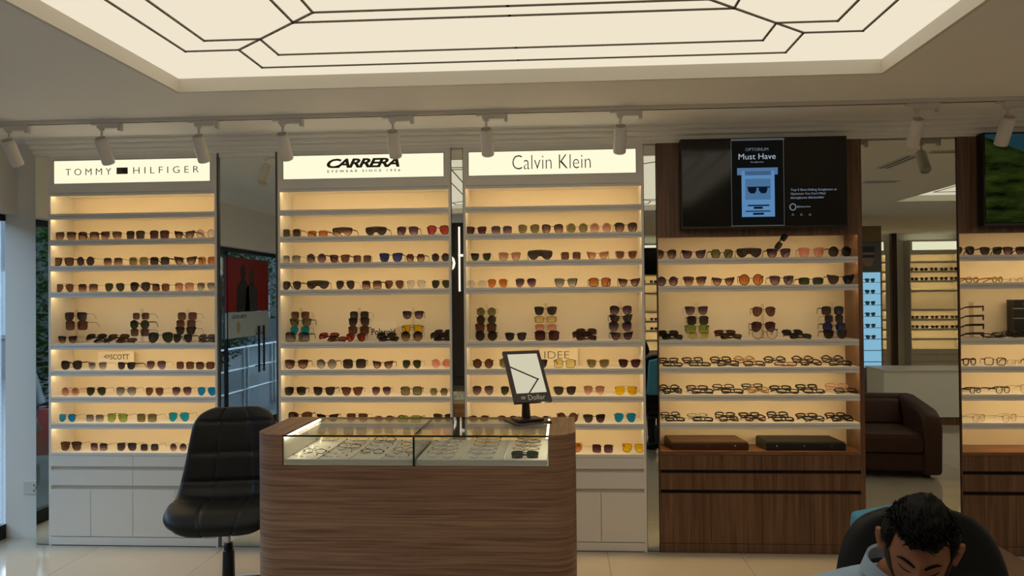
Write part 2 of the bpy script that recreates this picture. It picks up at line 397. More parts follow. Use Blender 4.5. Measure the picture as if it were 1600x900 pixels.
text('wordmark', 'CARRERA', INK, s2, ((ca+cb_)/2, y_, 2.519), cb_-ca, .062, offset=.035, shear=.32, space=.86)
text('tagline', 'EYEWEAR SINCE 1956', INK, s2, ((ca+cb_)/2+.004, y_, 2.4675), cb_-ca, .0155, offset=.008, space=1.7)
ka, kb = at_y(800.5, 256, 0).x-U3[0], at_y(923, 256, 0).x-U3[0]
text('wordmark', 'Calvin Klein', INK, s3, ((ka+kb)/2, y_, 2.502), kb-ka, .092, offset=-.015)

# mirrors between the units
def mirror(x0, x1, label, frame=True):
    o = thing('wall_mirror', label, 'mirror', ((x0+x1)/2, 0, 0), group='mirrors between the display units'); h = (x1-x0)/2
    bx('mirror_glass', MIRROR, o, -h+.002, h-.002, .012, .018, .006, 2.604)
    if frame:
        fm = mat('mirror_edge', (96, 92, 84), .35, .3)
        bx('edge_trim', fm, o, -h, -h+.012, 0, .02, 0, 2.6); bx('edge_trim', fm, o, h-.012, h, 0, .02, 0, 2.6); bx('top_trim', TRIMW, o, -h+.012, h-.012, .004, .02, 2.575, 2.604)
    bx('backing', mat('mirror_back', (110, 104, 92), .7), o, -h, h, .019, .26, 0, 2.604)
    return o
mirror(-3.548, -3.452, 'narrow mirror strip beside the white wall pier', False)
mirror(-2.285, -1.877, 'tall mirror between the first two white units, reflecting the glass doors')
mirror(-.723, -.647, 'narrow mirror strip behind the counter, between second and third white units', False)
mirror(.517, .595, 'narrow mirror strip between white and wood units', False)
mirror(1.875, 2.453, 'wide mirror between the wood units, reflecting a brown armchair', False)

# ------------------------------------------------------------------ track lights
tk = thing('lighting_track', 'long white lighting track under the ceiling carrying spotlights', 'lighting track', (-.2, -.52, H))
bx('rail', METALW, tk, -3.6, 5.2, -.017, .017, -.022, 0, .002)
bx('slot', DARKGAP, tk, -3.6, 5.2, -.006, .006, -.0235, -.0215)
spots = [(-3.342,'leftmost white spotlight on the ceiling track, above the wall pier'), (-2.76,'white track spotlight in front of the flag wordmark sign'),
 (-2.16,'white track spotlight at the right end of the leftmost sign'), (-1.65,'white track spotlight at the left end of the bold slanted sign'),
 (-.99,'white track spotlight in front of the bold slanted lettering'), (-.44,'white track spotlight at left end of the thin-lettered sign'),
 (.335,'white track spotlight at right end of the thin-lettered sign'), (1.99,'white track spotlight in front of the wide mirror'), (2.48,'rightmost white track spotlight, in front of the green hills television')]
HEADM = mat('spot_white', (222, 218, 214), .35)
def spot(x, label, proto=[None]):
    e = thing('track_spotlight', label, 'spotlight', (x, -.52, H-.022), group='spotlights on the track')
    if proto[0] is None:
        a = MB().box(-.022, .115, -.018, .018, -.034, -.002).box(-.06, -.022, -.014, .014, -.014, -.002).box(.105, .125, -.016, .016, -.05, -.004).mesh('adapter', HEADM, .002)
        st = MB().tube([(0, 0, -.034), (0, 0, -.098)], .007, 10).tube([(0, 0, -.034), (0, 0, -.045)], .016, 12).mesh('stem', HEADM, 0, True)
        hd = MB().lathe([(.030, .008), (.0365, .0), (.037, -.004), (.037, -.15), (.0345, -.154), (.032, -.154), (.026, -.145)][::-1], 28)
        hd = hd.mesh('head', HEADM, 0, True); cp = MB().lathe([(.029, .0), (.029, .011)], 28).mesh('cap', mat('spot_cap', (176, 166, 154), .5), 0, True)
        ln = MB().lathe([(.0255, -.147), (.0255, -.14)], 24).mesh('lens', mat('spot_lens', (190, 186, 170), .2), 0, True)
        proto[0] = (a, st, hd, cp, ln)
    a, st, hd, cp, ln = proto[0]
    obj('adapter', a, e); obj('stem', st, e); h = obj('head', hd, e, (0, -.012, -.100), (R(-33+random.uniform(-3, 3)) * -1, 0, random.uniform(-.03, .03)))
    obj('cap', cp, h); obj('lens', ln, h)
for x, l in spots: spot(x, l)

# ------------------------------------------------------------------ televisions
SCR = mat('screen_black', (9, 10, 11), .08, spec=.5)
def tv(X0, X1, Z0, Z1, label):
    e = thing('television', label, 'television', ((X0+X1)/2, -.045, Z0)); hw, hh = (X1-X0)/2, Z1-Z0
    bx('casing', BLACK, e, -hw, hw, -.03, .045, 0, hh, .003)
    bx('screen', SCR, e, -hw+.008, hw-.008, -.032, -.028, .016, hh-.008)
    bx('lower_bezel', mat('bezel_grey', (40, 38, 38), .3), e, -hw, hw, -.034, -.02, .0, .012, .001)
    return e, hw, hh
t1, hw, hh = tv(.742, 1.76, 2.047, 2.612, 'wall television showing a phone-shaped sunglasses advert')
def scr(px, py):
    p = at_y(px, py, -.077); return p.x-1.251, p.z-2.047
def E_(n, c, s=1.0): return emit('px_'+n, c, s)
def sbox(name, m, par, xa, ya, xb, yb, k=0):   # flat print on the screen, crop coordinates of the advert
    a = scr(1130+xa/5.625, 205+(ya)/5.625); b = scr(1130+xb/5.625, 205+yb/5.625)
    return bx(name, m, par, min(a[0], b[0]), max(a[0], b[0]), -.0325-k*.0004, -.032, min(a[1], b[1]), max(a[1], b[1]))
ph = sbox('advert_panel', E_('panel', (20, 20, 19), .6), t1, 75, 75, 535, 830, 0)
g = E_('outline', (86, 86, 84), .9)
for q in ((70, 70, 76, 835), (530, 70, 536, 835), (70, 70, 536, 76), (70, 830, 536, 836)): sbox('advert_outline', g, t1, *q, 1)
sbox('ticket_slot', E_('slot', (92, 132, 176), .7), t1, 122, 325, 480, 380, 1); sbox('ticket', E_('ticket', (104, 156, 208), .7), t1, 160, 350, 455, 750, 2)
sbox('ticket_shade', E_('tshade', (72, 108, 148), .7), t1, 190, 352, 420, 385, 3)
sbox('ticket_photo', E_('tphoto', (84, 128, 172), .7), t1, 192, 420, 418, 600, 3)
dk = E_('ink', (14, 24, 40), .8)
for q in ((215, 648, 405, 657), (268, 664, 348, 682), (195, 700, 415, 706), (262, 718, 358, 734)): sbox('ticket_line', dk, t1, *q, 3)
p0 = scr(1130+296/5.625, 205+515/5.625)
sgm = MB()
for cx in (-.017, .021):
    sgm.prism([(cx-.015, .010), (cx+.015, .010), (cx+.0155, -.002), (cx+.009, -.013), (cx-.006, -.013), (cx-.0145, -.003)], -.0345, -.032, 1)
sgm.box(-.034, .046, -.0345, -.032, .007, .011); sgm.v = [(x*1.75, y, z*1.75) for x, y, z in sgm.v]
o_ = sgm.build('ticket_sunglasses', dk, t1); o_.location = (p0[0], 0, p0[1])
lt = E_('text', (176, 190, 204), .9); lt2 = E_('text_dim', (120, 132, 146), .9)
def stext(s, m, x0, x1, y, h, **k):
    a = scr(1130+x0/5.625, 205+y/5.625); b = scr(1130+x1/5.625, 205+y/5.625)
    text('screen_text', s, m, t1, ((a[0]+b[0])/2, -.0335, (a[1]+b[1])/2), b[0]-a[0], h*.0007, depth=.001, **k)
stext('OPTORIUM', lt2, 195, 395, 160, 26, offset=-.01); stext('Must Have', lt, 135, 460, 222, 50, offset=-.006); stext('Sunglasses', lt2, 240, 355, 272, 16)
stext('Top 5 Best-Selling Sunglasses at', lt2, 592, 997, 515, 26); stext("Optorium You Can't Miss!", lt2, 592, 900, 550, 26); stext('#sunglasses #bestseller', lt2, 592, 888, 585, 26)
stext('@Optorium', lt2, 648, 765, 664, 20)
p1 = scr(1130+612/5.625, 205+666/5.625)
MB().tube([(p1[0]+.018*math.cos(a*PI/10), -.0325, p1[1]+.02*math.sin(a*PI/10)) for a in range(21)], .003, 6).build('account_ring', lt2, t1)
for x in (612, 686, 762): 
    p = scr(1130+x/5.625, 205+(735)/5.625); MB().prism([(p[0]-.008, p[1]-.004), (p[0]+.008, p[1]-.006), (p[0]+.006, p[1]+.008), (p[0]-.006, p[1]+.007)], -.0335, -.032, 1).build('screen_icon', E_('icon', (70, 76, 80), .9), t1)
t2, hw2, hh2 = tv(2.572, 3.60, 2.04, 2.612, 'wall television showing green hills under teal sky, cut by right edge')
# hills picture: emissive screen print
m, nt, N, L = nodes_of('hills_screen')
o_ = N.new('ShaderNodeOutputMaterial'); em = N.new('ShaderNodeEmission'); L.new(em.outputs[0], o_.inputs[0]); em.inputs[1].default_value = .34
tc = N.new('ShaderNodeTexCoord'); sp = N.new('ShaderNodeSeparateXYZ'); L.new(tc.outputs['Generated'], sp.inputs[0])
no = N.new('ShaderNodeTexNoise'); mp = N.new('ShaderNodeMapping'); mp.inputs['Scale'].default_value = (3.5, 1, 5.5); mp.inputs['Rotation'].default_value = (0, -.35, 0); L.new(tc.outputs['Generated'], mp.inputs[0]); L.new(mp.outputs[0], no.inputs['Vector']); no.inputs['Scale'].default_value = 1.6; no.inputs['Detail'].default_value = 6
cr = N.new('ShaderNodeValToRGB'); L.new(no.outputs['Fac'], cr.inputs[0]); cr.color_ramp.elements[0].color = lin((10, 16, 8))+(1,); cr.color_ramp.elements[0].position = .36; cr.color_ramp.elements[1].color = lin((74, 92, 34))+(1,); cr.color_ramp.elements[1].position = .68
sk = N.new('ShaderNodeMath'); sk.operation = 'MULTIPLY_ADD'; L.new(sp.outputs['X'], sk.inputs[0]); sk.inputs[1].default_value = .75; L.new(sp.outputs['Z'], sk.inputs[2])
gt = N.new('ShaderNodeMath'); gt.operation = 'GREATER_THAN'; L.new(sk.outputs[0], gt.inputs[0]); gt.inputs[1].default_value = .97
mx = N.new('ShaderNodeMix'); mx.data_type = 'RGBA'; L.new(gt.outputs[0], mx.inputs['Factor']); L.new(cr.outputs[0], mx.inputs['A']); mx.inputs['B'].default_value = lin((44, 88, 98))+(1,); L.new(mx.outputs['Result'], em.inputs[0])
bx('hills_picture', m, t2, -hw2+.012, hw2-.012, -.0335, -.031, .02, hh2-.012)

# ------------------------------------------------------------------ eyewear
def rr_pts(n_, k=1.0):                          # superellipse
    out = []
    for i in range(28):
        a = 2*PI*i/28; c, s_ = math.cos(a), math.sin(a)
        out.append((math.copysign(abs(c)**(2/n_), c), math.copysign(abs(s_)**(2/n_), s_)))
    return out
def smooth(ctrl, n_=28):
    m_ = len(ctrl); out = []
    for i in range(n_):
        t = i*m_/n_; k = int(t); f = t-k
        p0, p1, p2, p3 = (ctrl[(k+d) % m_] for d in (-1, 0, 1, 2))
        out.append(tuple(.5*((2*p1[d])+(-p0[d]+p2[d])*f+(2*p0[d]-5*p1[d]+4*p2[d]-p3[d])*f*f+(-p0[d]+3*p1[d]-3*p2[d]+p3[d])*f**3) for d in (0, 1)))
    return out
def poly(ctrl, n_=28):
    m_ = len(ctrl); out = []
    for i in range(n_):
        t = i*m_/n_; k = int(t); f = t-k; a, b = ctrl[k], ctrl[(k+1) % m_]; out.append((a[0]+(b[0]-a[0])*f, a[1]+(b[1]-a[1])*f))
    return out
SHAPES = {  # outline of one lens (x outward), height/width, word
 'av': (smooth([(.95,.55),(.55,.95),(-.3,.95),(-.9,.75),(-.98,.2),(-.7,-.45),(-.2,-.92),(.35,-.98),(.85,-.5)]), .98, 'aviator'),
 'rd': (rr_pts(2), 1.02, 'round'), 'ov': (rr_pts(2.2), .72, 'oval'), 'sq': (rr_pts(4.2), .88, 'square'), 'rc': (rr_pts(5), .62, 'rectangular'),
 'wf': (smooth([(1.06,.88),(.4,.95),(-.4,.9),(-.95,.75),(-.95,.1),(-.72,-.65),(-.2,-.98),(.4,-.96),(.82,-.5),(.98,.2)]), .87, 'wayfarer'),
 'ct': (smooth([(1.16,1.0),(.4,.82),(-.4,.72),(-.92,.55),(-.9,-.1),(-.55,-.75),(0,-.98),(.5,-.85),(.85,-.25),(1.02,.4)]), .86, 'cat-eye'),
 'bf': (smooth([(1.02,.8),(.4,.98),(-.4,.88),(-.9,.6),(-.92,0),(-.62,-.7),(-.05,-.98),(.55,-.95),(.98,-.5),(1.1,.15)]), 1.0, 'butterfly'),
 'nv': (smooth([(.98,.8),(.4,.97),(-.4,.97),(-.95,.85),(-.98,.2),(-.75,-.55),(-.3,-.95),(.35,-.98),(.85,-.75),(1.0,0)]), .90, 'navigator'),
 'hx': (poly([(1.0,.1),(.6,.98),(-.6,.98),(-1.0,.1),(-.62,-.98),(.62,-.98)], 30), .86, 'hexagonal'),
 'sh': (smooth([(1,.35),(.93,.88),(.4,1),(-.4,1),(-.93,.88),(-1,.35),(-.93,-.35),(-.62,-.95),(-.28,-.7),(-.1,-.2),(.1,-.2),(.28,-.7),(.62,-.95),(.93,-.35)], 42), .36, 'shield'),
}
FRAMES = {'k': ((16, 14, 14), .25, 0, 'thick', 'black'), 'b': ((58, 34, 22), .25, 0, 'thick', 'dark tortoise'), 'r': ((54, 16, 22), .25, 0, 'thick', 'burgundy'),
 't': ((150, 112, 66), .3, 0, 'thick', 'tan'), 'y': ((150, 118, 40), .3, 0, 'thick', 'amber'), 'p': ((196, 150, 130), .3, 0, 'thick', 'peach'),
 'c': ((214, 200, 184), .15, 0, 'mid', 'clear-framed'), 'g': ((176, 132, 66), .25, 1, 'thin', 'gold-rimmed'), 's': ((150, 148, 144), .25, 1, 'thin', 'silver-rimmed'),
 'd': ((42, 36, 34), .3, .7, 'thin', 'dark-rimmed'), 'n': ((150, 120, 80), .25, 1, 'none', 'rimless'), 'B': ((22, 18, 17), .25, 0, 'brow', 'browline'), 'T': ((74, 44, 26), .25, 0, 'brow', 'tortoise browline'),
 'O': ((110, 54, 22), .25, 0, 'mid', 'orange-brown'), 'm': ((28, 26, 26), .3, 0, 'mid', 'slim black'), 'X': ((16, 14, 14), .25, 0, 'heavy', 'black'), 'Y': ((58, 34, 22), .25, 0, 'heavy', 'dark tortoise')}
LENSES = {'K': ((50, 37, 26), (78, 60, 40), 'dark grey'), 'B': ((84, 50, 28), (112, 70, 40), 'brown'), 'Bg': ((62, 38, 24), (168, 122, 76), 'brown gradient'),
 'Gn': ((44, 42, 18), (66, 62, 26), 'green'), 'Gy': ((96, 82, 62), (168, 144, 104), 'grey gradient'), 'Pu': ((60, 38, 36), (146, 104, 80), 'purple gradient'),
 'Ye': ((206, 146, 10), (214, 156, 16), 'yellow'), 'Yl': ((190, 150, 70), (206, 168, 88), 'pale yellow'), 'Pk': ((190, 110, 76), (208, 140, 94), 'pink'), 'Or': ((150, 76, 26), (178, 108, 46), 'orange'),
 'Rd': ((140, 42, 24), (164, 66, 38), 'red'), 'Cl': ((214, 180, 122), (214, 180, 122), 'clear'), 'Ol': ((94, 78, 36), (128, 108, 56), 'olive'), 'Lg': ((122, 126, 40), (146, 142, 58), 'light green'),
 'Pl': ((176, 150, 112), (196, 166, 122), 'pale grey'), 'Bp': ((140, 88, 56), (190, 138, 92), 'rose brown'), 'Wi': ((60, 28, 24), (96, 56, 42), 'wine'), 'Bu': ((40, 38, 66), (62, 60, 84), 'deep blue'),
 'Bl': None, 'Te': None}
def frame_mat(k):
    c, ro, me_, _, _ = FRAMES[k]; return mat('frame_'+k, c, ro, me_)
def lens_mat(k):
    if k == 'Bl': return mat('lens_blue_mirror', (30, 150, 205), .12, .35, vary=.35, vscale=40)
    if k == 'Te': return mat('lens_teal_mirror', (36, 166, 180), .12, .35, vary=.3, vscale=40)
    return lensmat('lens_'+k, LENSES[k][0], LENSES[k][1])
LENS_WORD = {'Bl': 'blue mirrored', 'Te': 'teal mirrored'}
for k_, v_ in LENSES.items():
    if v_: LENS_WORD[k_] = v_[2]
GM = {}
def wrap(x): return .9*x*x
def glasses_meshes(shape, fr, W):
    key = (shape, fr, round(W/.004))
    if key in GM: return GM[key]
    W = round(W/.004)*.004
    pts, ratio, _ = SHAPES[shape]; rim = FRAMES[fr][3]
    t = {'heavy': .0058, 'thick': .0048, 'mid': .003, 'thin': .0016, 'none': .0, 'brow': .0014}[rim]; dp = {'heavy': .007, 'thick': .0045, 'mid': .004, 'thin': .002, 'none': .002, 'brow': .0035}[rim]
    s = W/.142; n_ = len(pts)
    sides = (1, -1); single = shape == 'sh'
    if single: a = W/2-t-.002; b = a*ratio*1.02; cx = 0; sides = (1,)
    else:
        br = .017*s; ext = .004*s; a = (W-br-2*ext-4*t)/4; b = a*ratio; cx = br/2+t+a
    b *= 1.08; zc = b+t; fb = MB(); lens = []
    for sd in sides:
        if t > 0:
            k = len(fb.v)
            for (x, y) in pts:
                tt = t
                if rim == 'brow' and y > .25: tt = t+.0055*min(1, (y-.25)/.35)
                xi, zi = cx+x*a, zc+y*b; L_ = math.hypot(x*a, y*b); xo, zo = cx+x*a+tt*(x*a/L_), zc+y*b+tt*(y*b/L_)
                for (X, Z, yy) in ((xi, zi, 0), (xo, zo, 0), (xo, zo, dp), (xi, zi, dp)): fb.v.append((sd*X, wrap(X)+yy-.001, Z))
            for i in range(n_):
                j = (i+1) % n_
                for q in range(4): fb.f.append((k+4*i+q, k+4*i+(q+1) % 4, k+4*j+(q+1) % 4, k+4*j+q))
        lb = MB(); cz = .35*b if single else 0
        for yy in (0, .0016):
            for (x, y) in pts: X = cx+x*a*.999; lb.v.append((sd*X, wrap(X)+yy+.0005, zc+y*b*.999))
            lb.v.append((sd*cx, wrap(cx)+yy-.0006, zc+cz))
        for i in range(n_):
            j = (i+1) % n_; lb.f += [(i, j, n_), (n_+1+j, n_+1+i, 2*n_+1), (j, i, n_+1+i, n_+1+j)]
        lens.append(lb)
    thick = rim in ('thick', 'mid', 'heavy'); zt = zc+b*(.62 if not single else .45); xe = W/2-.001
    r_ = .0021 if thick else .0011
    if not single:
        zb = zc+b*(.42 if shape not in ('rd', 'ov', 'hx') else .2); xb = cx-a*.97
        fb.tube([(-xb, wrap(xb), zb-.001), (-xb*.45, -.001, zb+.003*s), (xb*.45, -.001, zb+.003*s), (xb, wrap(xb), zb-.001)], r_, 6)
        if shape == 'av' and not thick: fb.tube([(-cx+.15*a, wrap(cx), zc+b*.95), (0, 0, zc+b*1.04), (cx-.15*a, wrap(cx), zc+b*.95)], .001, 6)
        if shape == 'nv': fb.tube([(-cx+.4*a, wrap(cx), zc+b), (0, 0, zc+b*1.06), (cx-.4*a, wrap(cx), zc+b)], max(.0011, r_*.8), 6)
        for sd in (1, -1): fb.tube([(sd*(cx-a*.35), wrap(cx)+.002, zc-b*.2), (sd*(cx-a*1.02), .009, zc-b*.12)], .0009, 5)
    for sd in (1, -1):
        x1 = xe; x0 = (cx+a*.86) if not single else a*.96
        fb.quadbox([(sd*x0, wrap(x0)+.0005, zt-.003*s), (sd*x1, wrap(x1)+.001, zt-.0025*s), (sd*x1, wrap(x1)+.005, zt-.0025*s), (sd*x0, wrap(x0)+.004, zt-.003*s), (sd*x0, wrap(x0)+.0005, zt+.003*s), (sd*x1, wrap(x1)+.001, zt+.0025*s), (sd*x1, wrap(x1)+.005, zt+.0025*s), (sd*x0, wrap(x0)+.004, zt+.003*s)])
    if single: fb.tube([(-a*.95, wrap(a), zc+b*.86), (-a*.45, wrap(a*.45)-.001, zc+b*1.02), (0, -.001, zc+b*1.03), (a*.45, wrap(a*.45)-.001, zc+b*1.02), (a*.95, wrap(a), zc+b*.86)], .0028, 6)
    def temple(sd, folded):
        tb = MB(); hz = .0042 if thick or single else .0012; hx = .0016 if thick else .0009
        y0 = wrap(xe)+.005
        if not folded: P = [(xe-.002, y0, zt), (xe-.001, y0+.05, zt-.001), (xe-.004, y0+.09, zt-.004), (xe-.008, y0+.115, max(.006, zt-.016)), (xe-.012, y0+.135, max(.0042, zt-.036))]
        else: P = [(xe-.003, y0+.001, zt), (xe-.010, y0+.005+.003*(sd > 0), zt), (-.02, y0+.010+.004*(sd > 0), zt-.003), (-xe*.75, y0+.008+.004*(sd > 0), max(.006, zt-.02)), (-xe*.92, y0+.007+.004*(sd > 0), max(.0042, zt-.032))]
        k = len(tb.v)
        for i, p in enumerate(P):
            q0, q1 = P[max(0, i-1)], P[min(len(P)-1, i+1)]; dx, dy = q1[0]-q0[0], q1[1]-q0[1]; l = math.hypot(dx, dy) or 1; nx_, ny_ = -dy/l*hx, dx/l*hx
            h_ = hz*(1 if i < 2 else .8)
            for (u_, v_) in ((1, -1), (-1, -1), (-1, 1), (1, 1)): tb.v.append((sd*(p[0]+nx_*u_), p[1]+ny_*u_, p[2]+h_*v_))
        for i in range(len(P)-1):
            for q in range(4): tb.f.append((k+4*i+q, k+4*i+(q+1) % 4, k+4*i+4+(q+1) % 4, k+4*i+4+q))
        tb.f += [(k, k+1, k+2, k+3), tuple(k+4*(len(P)-1)+q for q in (3, 2, 1, 0))]
        return tb.mesh('temple', frame_mat(fr))
    lm = {}
    res = dict(front=fb.mesh('front_frame', frame_mat(fr), 0, False), lens=[l.mesh('lens', None, 0, True) for l in lens],
        to=[temple(1, 0), temple(-1, 0)], tf=[temple(1, 1), temple(-1, 1)], h=2*b+2*t, lm=lm)
    GM[key] = res; return res
def glasses(shape, fr, ln, W, loc, label, group, rz=0, rx=0, folded=False, ry=0, cat=None):
    g_ = glasses_meshes(shape, fr, W)
    clearp = ln == 'Cl'
    e = thing('eyeglasses' if clearp else 'sunglasses', label, cat or ('eyeglasses' if clearp else 'sunglasses'), loc, (rx, ry, rz), group)
    obj('front_frame', g_['front'], e)
    if ln not in g_['lm']:
        ms = []
        for me in g_['lens']:
            c = me.copy(); c.materials.clear(); c.materials.append(lens_mat(ln)); ms.append(c)
        g_['lm'][ln] = ms
    for me in g_['lm'][ln]: obj('lens', me, e)
    for me in g_['tf' if folded else 'to']: obj('temple', me, e)
    return e, g_['h']
def desc(shape, fr, ln):
    kind = 'eyeglasses' if ln == 'Cl' else 'sunglasses'
    if ln == 'Cl': return f"{FRAMES[fr][4]} {SHAPES[shape][2]} {kind}"
    return f"{FRAMES[fr][4]} {SHAPES[shape][2]} {kind}, {LENS_WORD[ln]} lenses"
def parse(s):
    out = []
    for it in s.split(';'):
        p = it.split()
        if not p: continue
        rng = p[0]; yc = None
        if '@' in rng: rng, yc = rng.split('@'); yc = float(yc)
        a, b = rng.split('-'); out.append((float(a), float(b), yc, p[1], p[2], p[3], float(p[4]) if len(p) > 4 else None))
    return out
GY = .055
def row(s, org, z, unit, shelfword):
    ox, oy, sc = org; items = parse(s)
    for i, (a, b, yc, sh, fr, ln, ang) in enumerate(items):
        A, B = at_y(ox+a/sc, 500, GY), at_y(ox+b/sc, 500, GY); W = B.x-A.x
        rz = R(ang if ang is not None else random.uniform(-7, 7))
        glasses(sh, fr, ln, W, ((A.x+B.x)/2, GY+random.uniform(-.012, .012), z), f"{desc(sh, fr, ln)}, {ORD[i]} on {shelfword}, {unit}", f"{unit} {shelfword}", rz)
ACR = clear('acrylic', (.93, .92, .9), .05)
def riser(s, org, z, unit, which, last_on_shelf=True, yb=.1):
    """clear riser strip with pegs; the lowest pair stands on the shelf when last_on_shelf"""
    ox, oy, sc = org; items = parse(s)
    mid = sum((a+b)/2 for a, b, *_ in items)/len(items); X = at_y(ox+mid/sc, 500, yb).x
    top = at_y(ox+mid/sc, oy+items[0][2]/sc, yb).z+.05
    st = thing('acrylic_riser', f'clear acrylic riser holding a column of pairs, {which} on tall shelf, {unit}', 'display stand', (X, yb+.028, z), group='clear risers on the tall shelves')
    bx('base_plate', ACR, st, -.035, .035, -.004, .09, 0, .004, .001); bx('strip', ACR, st, -.010, .010, 0, .004, .004, top-z, .001)
    for i, (a, b, yc, sh, fr, ln, ang) in enumerate(items):
        A, B = at_y(ox+a/sc, 500, yb), at_y(ox+b/sc, 500, yb); W = B.x-A.x; xm = (A.x+B.x)/2
        h = glasses_meshes(sh, fr, W)['h']; zz = at_y(ox+(a+b)/2/sc, oy+yc/sc, yb).z-h/2
        low = i == len(items)-1 and last_on_shelf
        if low: zz = z
        glasses(sh, fr, ln, W, (xm, yb-(.03 if low else .0), zz), f"{desc(sh, fr, ln)}, {ORD[i]} down on {which} riser, {unit}", f"{unit} risers", R(ang if ang is not None else random.uniform(-6, 6)))
        if not low: bx('peg', ACR, st, xm-X-.012, xm-X+.012, -.030, .0, zz-z+h*.5, zz-z+h*.5+.004)
def pile(s, org, z, unit, which, n_=2):
    ox, oy, sc = org
    (a, b, yc, sh, fr, ln, ang), = parse(s)
    A, B = at_y(ox+a/sc, 500, .08), at_y(ox+b/sc, 500, .08); xm = (A.x+B.x)/2; span = B.x-A.x
    W = min(.14, span*.86); pos = ['lower', 'upper', 'topmost']
    for k in range(n_):
        off = (span-W)/2*(-1 if k % 2 else 1)*(1 if n_ > 1 else 0); rx = R(-(62 if k == 0 else 50))
        glasses(sh, fr, ln, W, (xm+off, .05+.022*k, z+.008+.016*k), f"folded {desc(sh, fr, ln)}, {pos[k]} in {which} pile, {unit}", f"{unit} piles", R(random.uniform(-14, 14)), rx, True)
def card(s, org, x0, y0, x1, y1, z, m, label, logo=None):
    ox, oy, sc = org; A, B = at_y(ox+x0/sc, oy+y0/sc, .2), at_y(ox+x1/sc, oy+y1/sc, .2)
    e = thing('name_card', label, 'sign', ((A.x+B.x)/2, .2, z), (R(-4), 0, 0)); hw_ = (B.x-A.x)/2; hh_ = A.z-z
    bx('card', mat('card_white', (240, 230, 212), .5), e, -hw_, hw_, 0, .003, 0, hh_)
    return e, hw_, hh_
N1, N2, N3, N4, N5 = 'leftmost white unit', 'middle white unit', 'rightmost white unit', 'left wood unit', 'right wood unit'
SW = ['', 'first', 'second', 'third', 'tall', 'fifth', 'sixth', 'seventh', 'bottom']
SW = [w_+' shelf' for w_ in SW]
A1 = (0, 200, 3.4625); B1 = (0, 440, 3.4625); C1 = (0, 640, 3.4622)
row('300-415 nv d Bg;430-540 sq b Bg;550-660 nv d Bg;685-790 sq B K;805-915 sq B Wi;940-1055 ct k Bg;1062-1172 rd p Pl', A1, ZS[1], N1, SW[1])
row('292-405 nv b B;412-520 rd d K;560-665 sq d Bg;693-805 sq t Ol;812-920 sq k K;942-1060 ct k Bg;1068-1172 sq d Or', A1, ZS[2], N1, SW[2])
row('295-395 av d B;425-532 sq g Bg;572-678 av s Gn;698-812 av k K;818-922 sq d B;938-1052 sq d Bp;1065-1165 av d Gy', A1, ZS[3], N1, SW[3])
riser('350-468@190 nv d K;348-476@237 sq d B;328-430@308 wf d Bg', B1, ZS[4], N1, 'left'); riser('716-808@187 sq d B;700-808@232 rd k Gn;702-808@275 sq d B', B1, ZS[4], N1, 'middle', False)
riser('960-1065@187 sq d B;953-1058@228 sq g B;948-1058@268 wf B K;945-1052@303 av k K', B1, ZS[4], N1, 'right')
pile('460-605 av k Gn', B1, ZS[4], N1, 'first'); pile('585-740 sq b B', B1, ZS[4], N1, 'second'); pile('1065-1175 sq m Gy', B1, ZS[4], N1, 'last')
row('803-935 av k Gn 12', B1, ZS[4], N1, SW[4])
row('335-445 bf k K;475-583 wf c Gy;635-737 wf k K;795-900 av g Pu;950-1052 sq g B;1062-1162 sq b B', B1, ZS[5], N1, SW[5])
row('328-430 rd p Bp;462-568 av d Gn;628-738 av d Gy;783-887 av g B;925-1030 av g Pu;1065-1173 av s Bl', B1, ZS[6], N1, SW[6])
row('316-414 av s Bl;460-560 sq s Gy;580-695 nv d Lg;737-848 sq d Ol;903-1018 av s Te;1075-1180 av g B', B1, ZS[7], N1, SW[7])
row('323-435 nv B B;477-578 sq d Pu;625-732 nv d K;755-858 sq c K;915-1015 rd c Bg;1060-1165 av d B', B1, .62, N1, SW[8])
A2 = (330, 220, 3.75); B2 = (330, 440, 3.4625)
row('415-535 sq t K;565-690 rc O Or;712-836 sh b Bg;905-1036 sh k K;1090-1222 nv k Pu;1267-1400 av r Rd', A2, ZS[1], N2, SW[1])
row('412-530 sq s Gy;558-680 rd m Pu;690-815 wf b B;833-943 sq d B;987-1128 wf k Bu;1140-1260 hx b Bg;1290-1400 rd d K', A2, ZS[2], N2, SW[2])
row('417-535 av k K;562-690 sh k K;728-845 av d K;878-1005 sq m Bg;1015-1130 av d B;1147-1260 av s Pl;1292-1405 av d Gn', A2, ZS[3], N2, SW[3])
riser('430-533@182 sq d B;423-543@222 wf m Ol;425-533@265 av s Te;405-540@302 sq m Gy', B2, ZS[4], N2, 'left'); riser('747-855@182 sq d K;742-857@218 nv d K;740-855@262 sq b B;735-842@298 av r Rd', B2, ZS[4], N2, 'middle')
riser('1035-1150@180 wf k Pu;1030-1145@258 nv m Ye;1028-1150@295 rd d Bg', B2, ZS[4], N2, 'right')
pile('577-735 sq r Rd', B2, ZS[4], N2, 'first'); pile('883-1015 sq k K', B2, ZS[4], N2, 'second'); pile('1178-1305 sq k K', B2, ZS[4], N2, 'last', 3)
row('393-520 wf r Bg;563-676 rd m Gy;707-835 sq k K;870-985 ct b Bg;1030-1138 av g Gn;1187-1298 rd n Pk', B2, ZS[5], N2, SW[5])
row('393-507 nv k K;545-668 wf m K;705-818 wf T B;862-970 av g Pu;1018-1140 sq k Ol;1177-1282 hx n Ol', B2, ZS[6], N2, SW[6])
row('415-543 bf b B;565-680 ct k K;727-845 nv d B;877-985 ov g B;1003-1137 rc m Lg;1193-1310 wf k K', B2, ZS[7], N2, SW[7])
row('420-540 wf b B;572-690 sq k K;735-850 av g B;880-990 sq d B;1020-1130 av d K;1185-1300 rd d B', B2, .62, N2, SW[8])
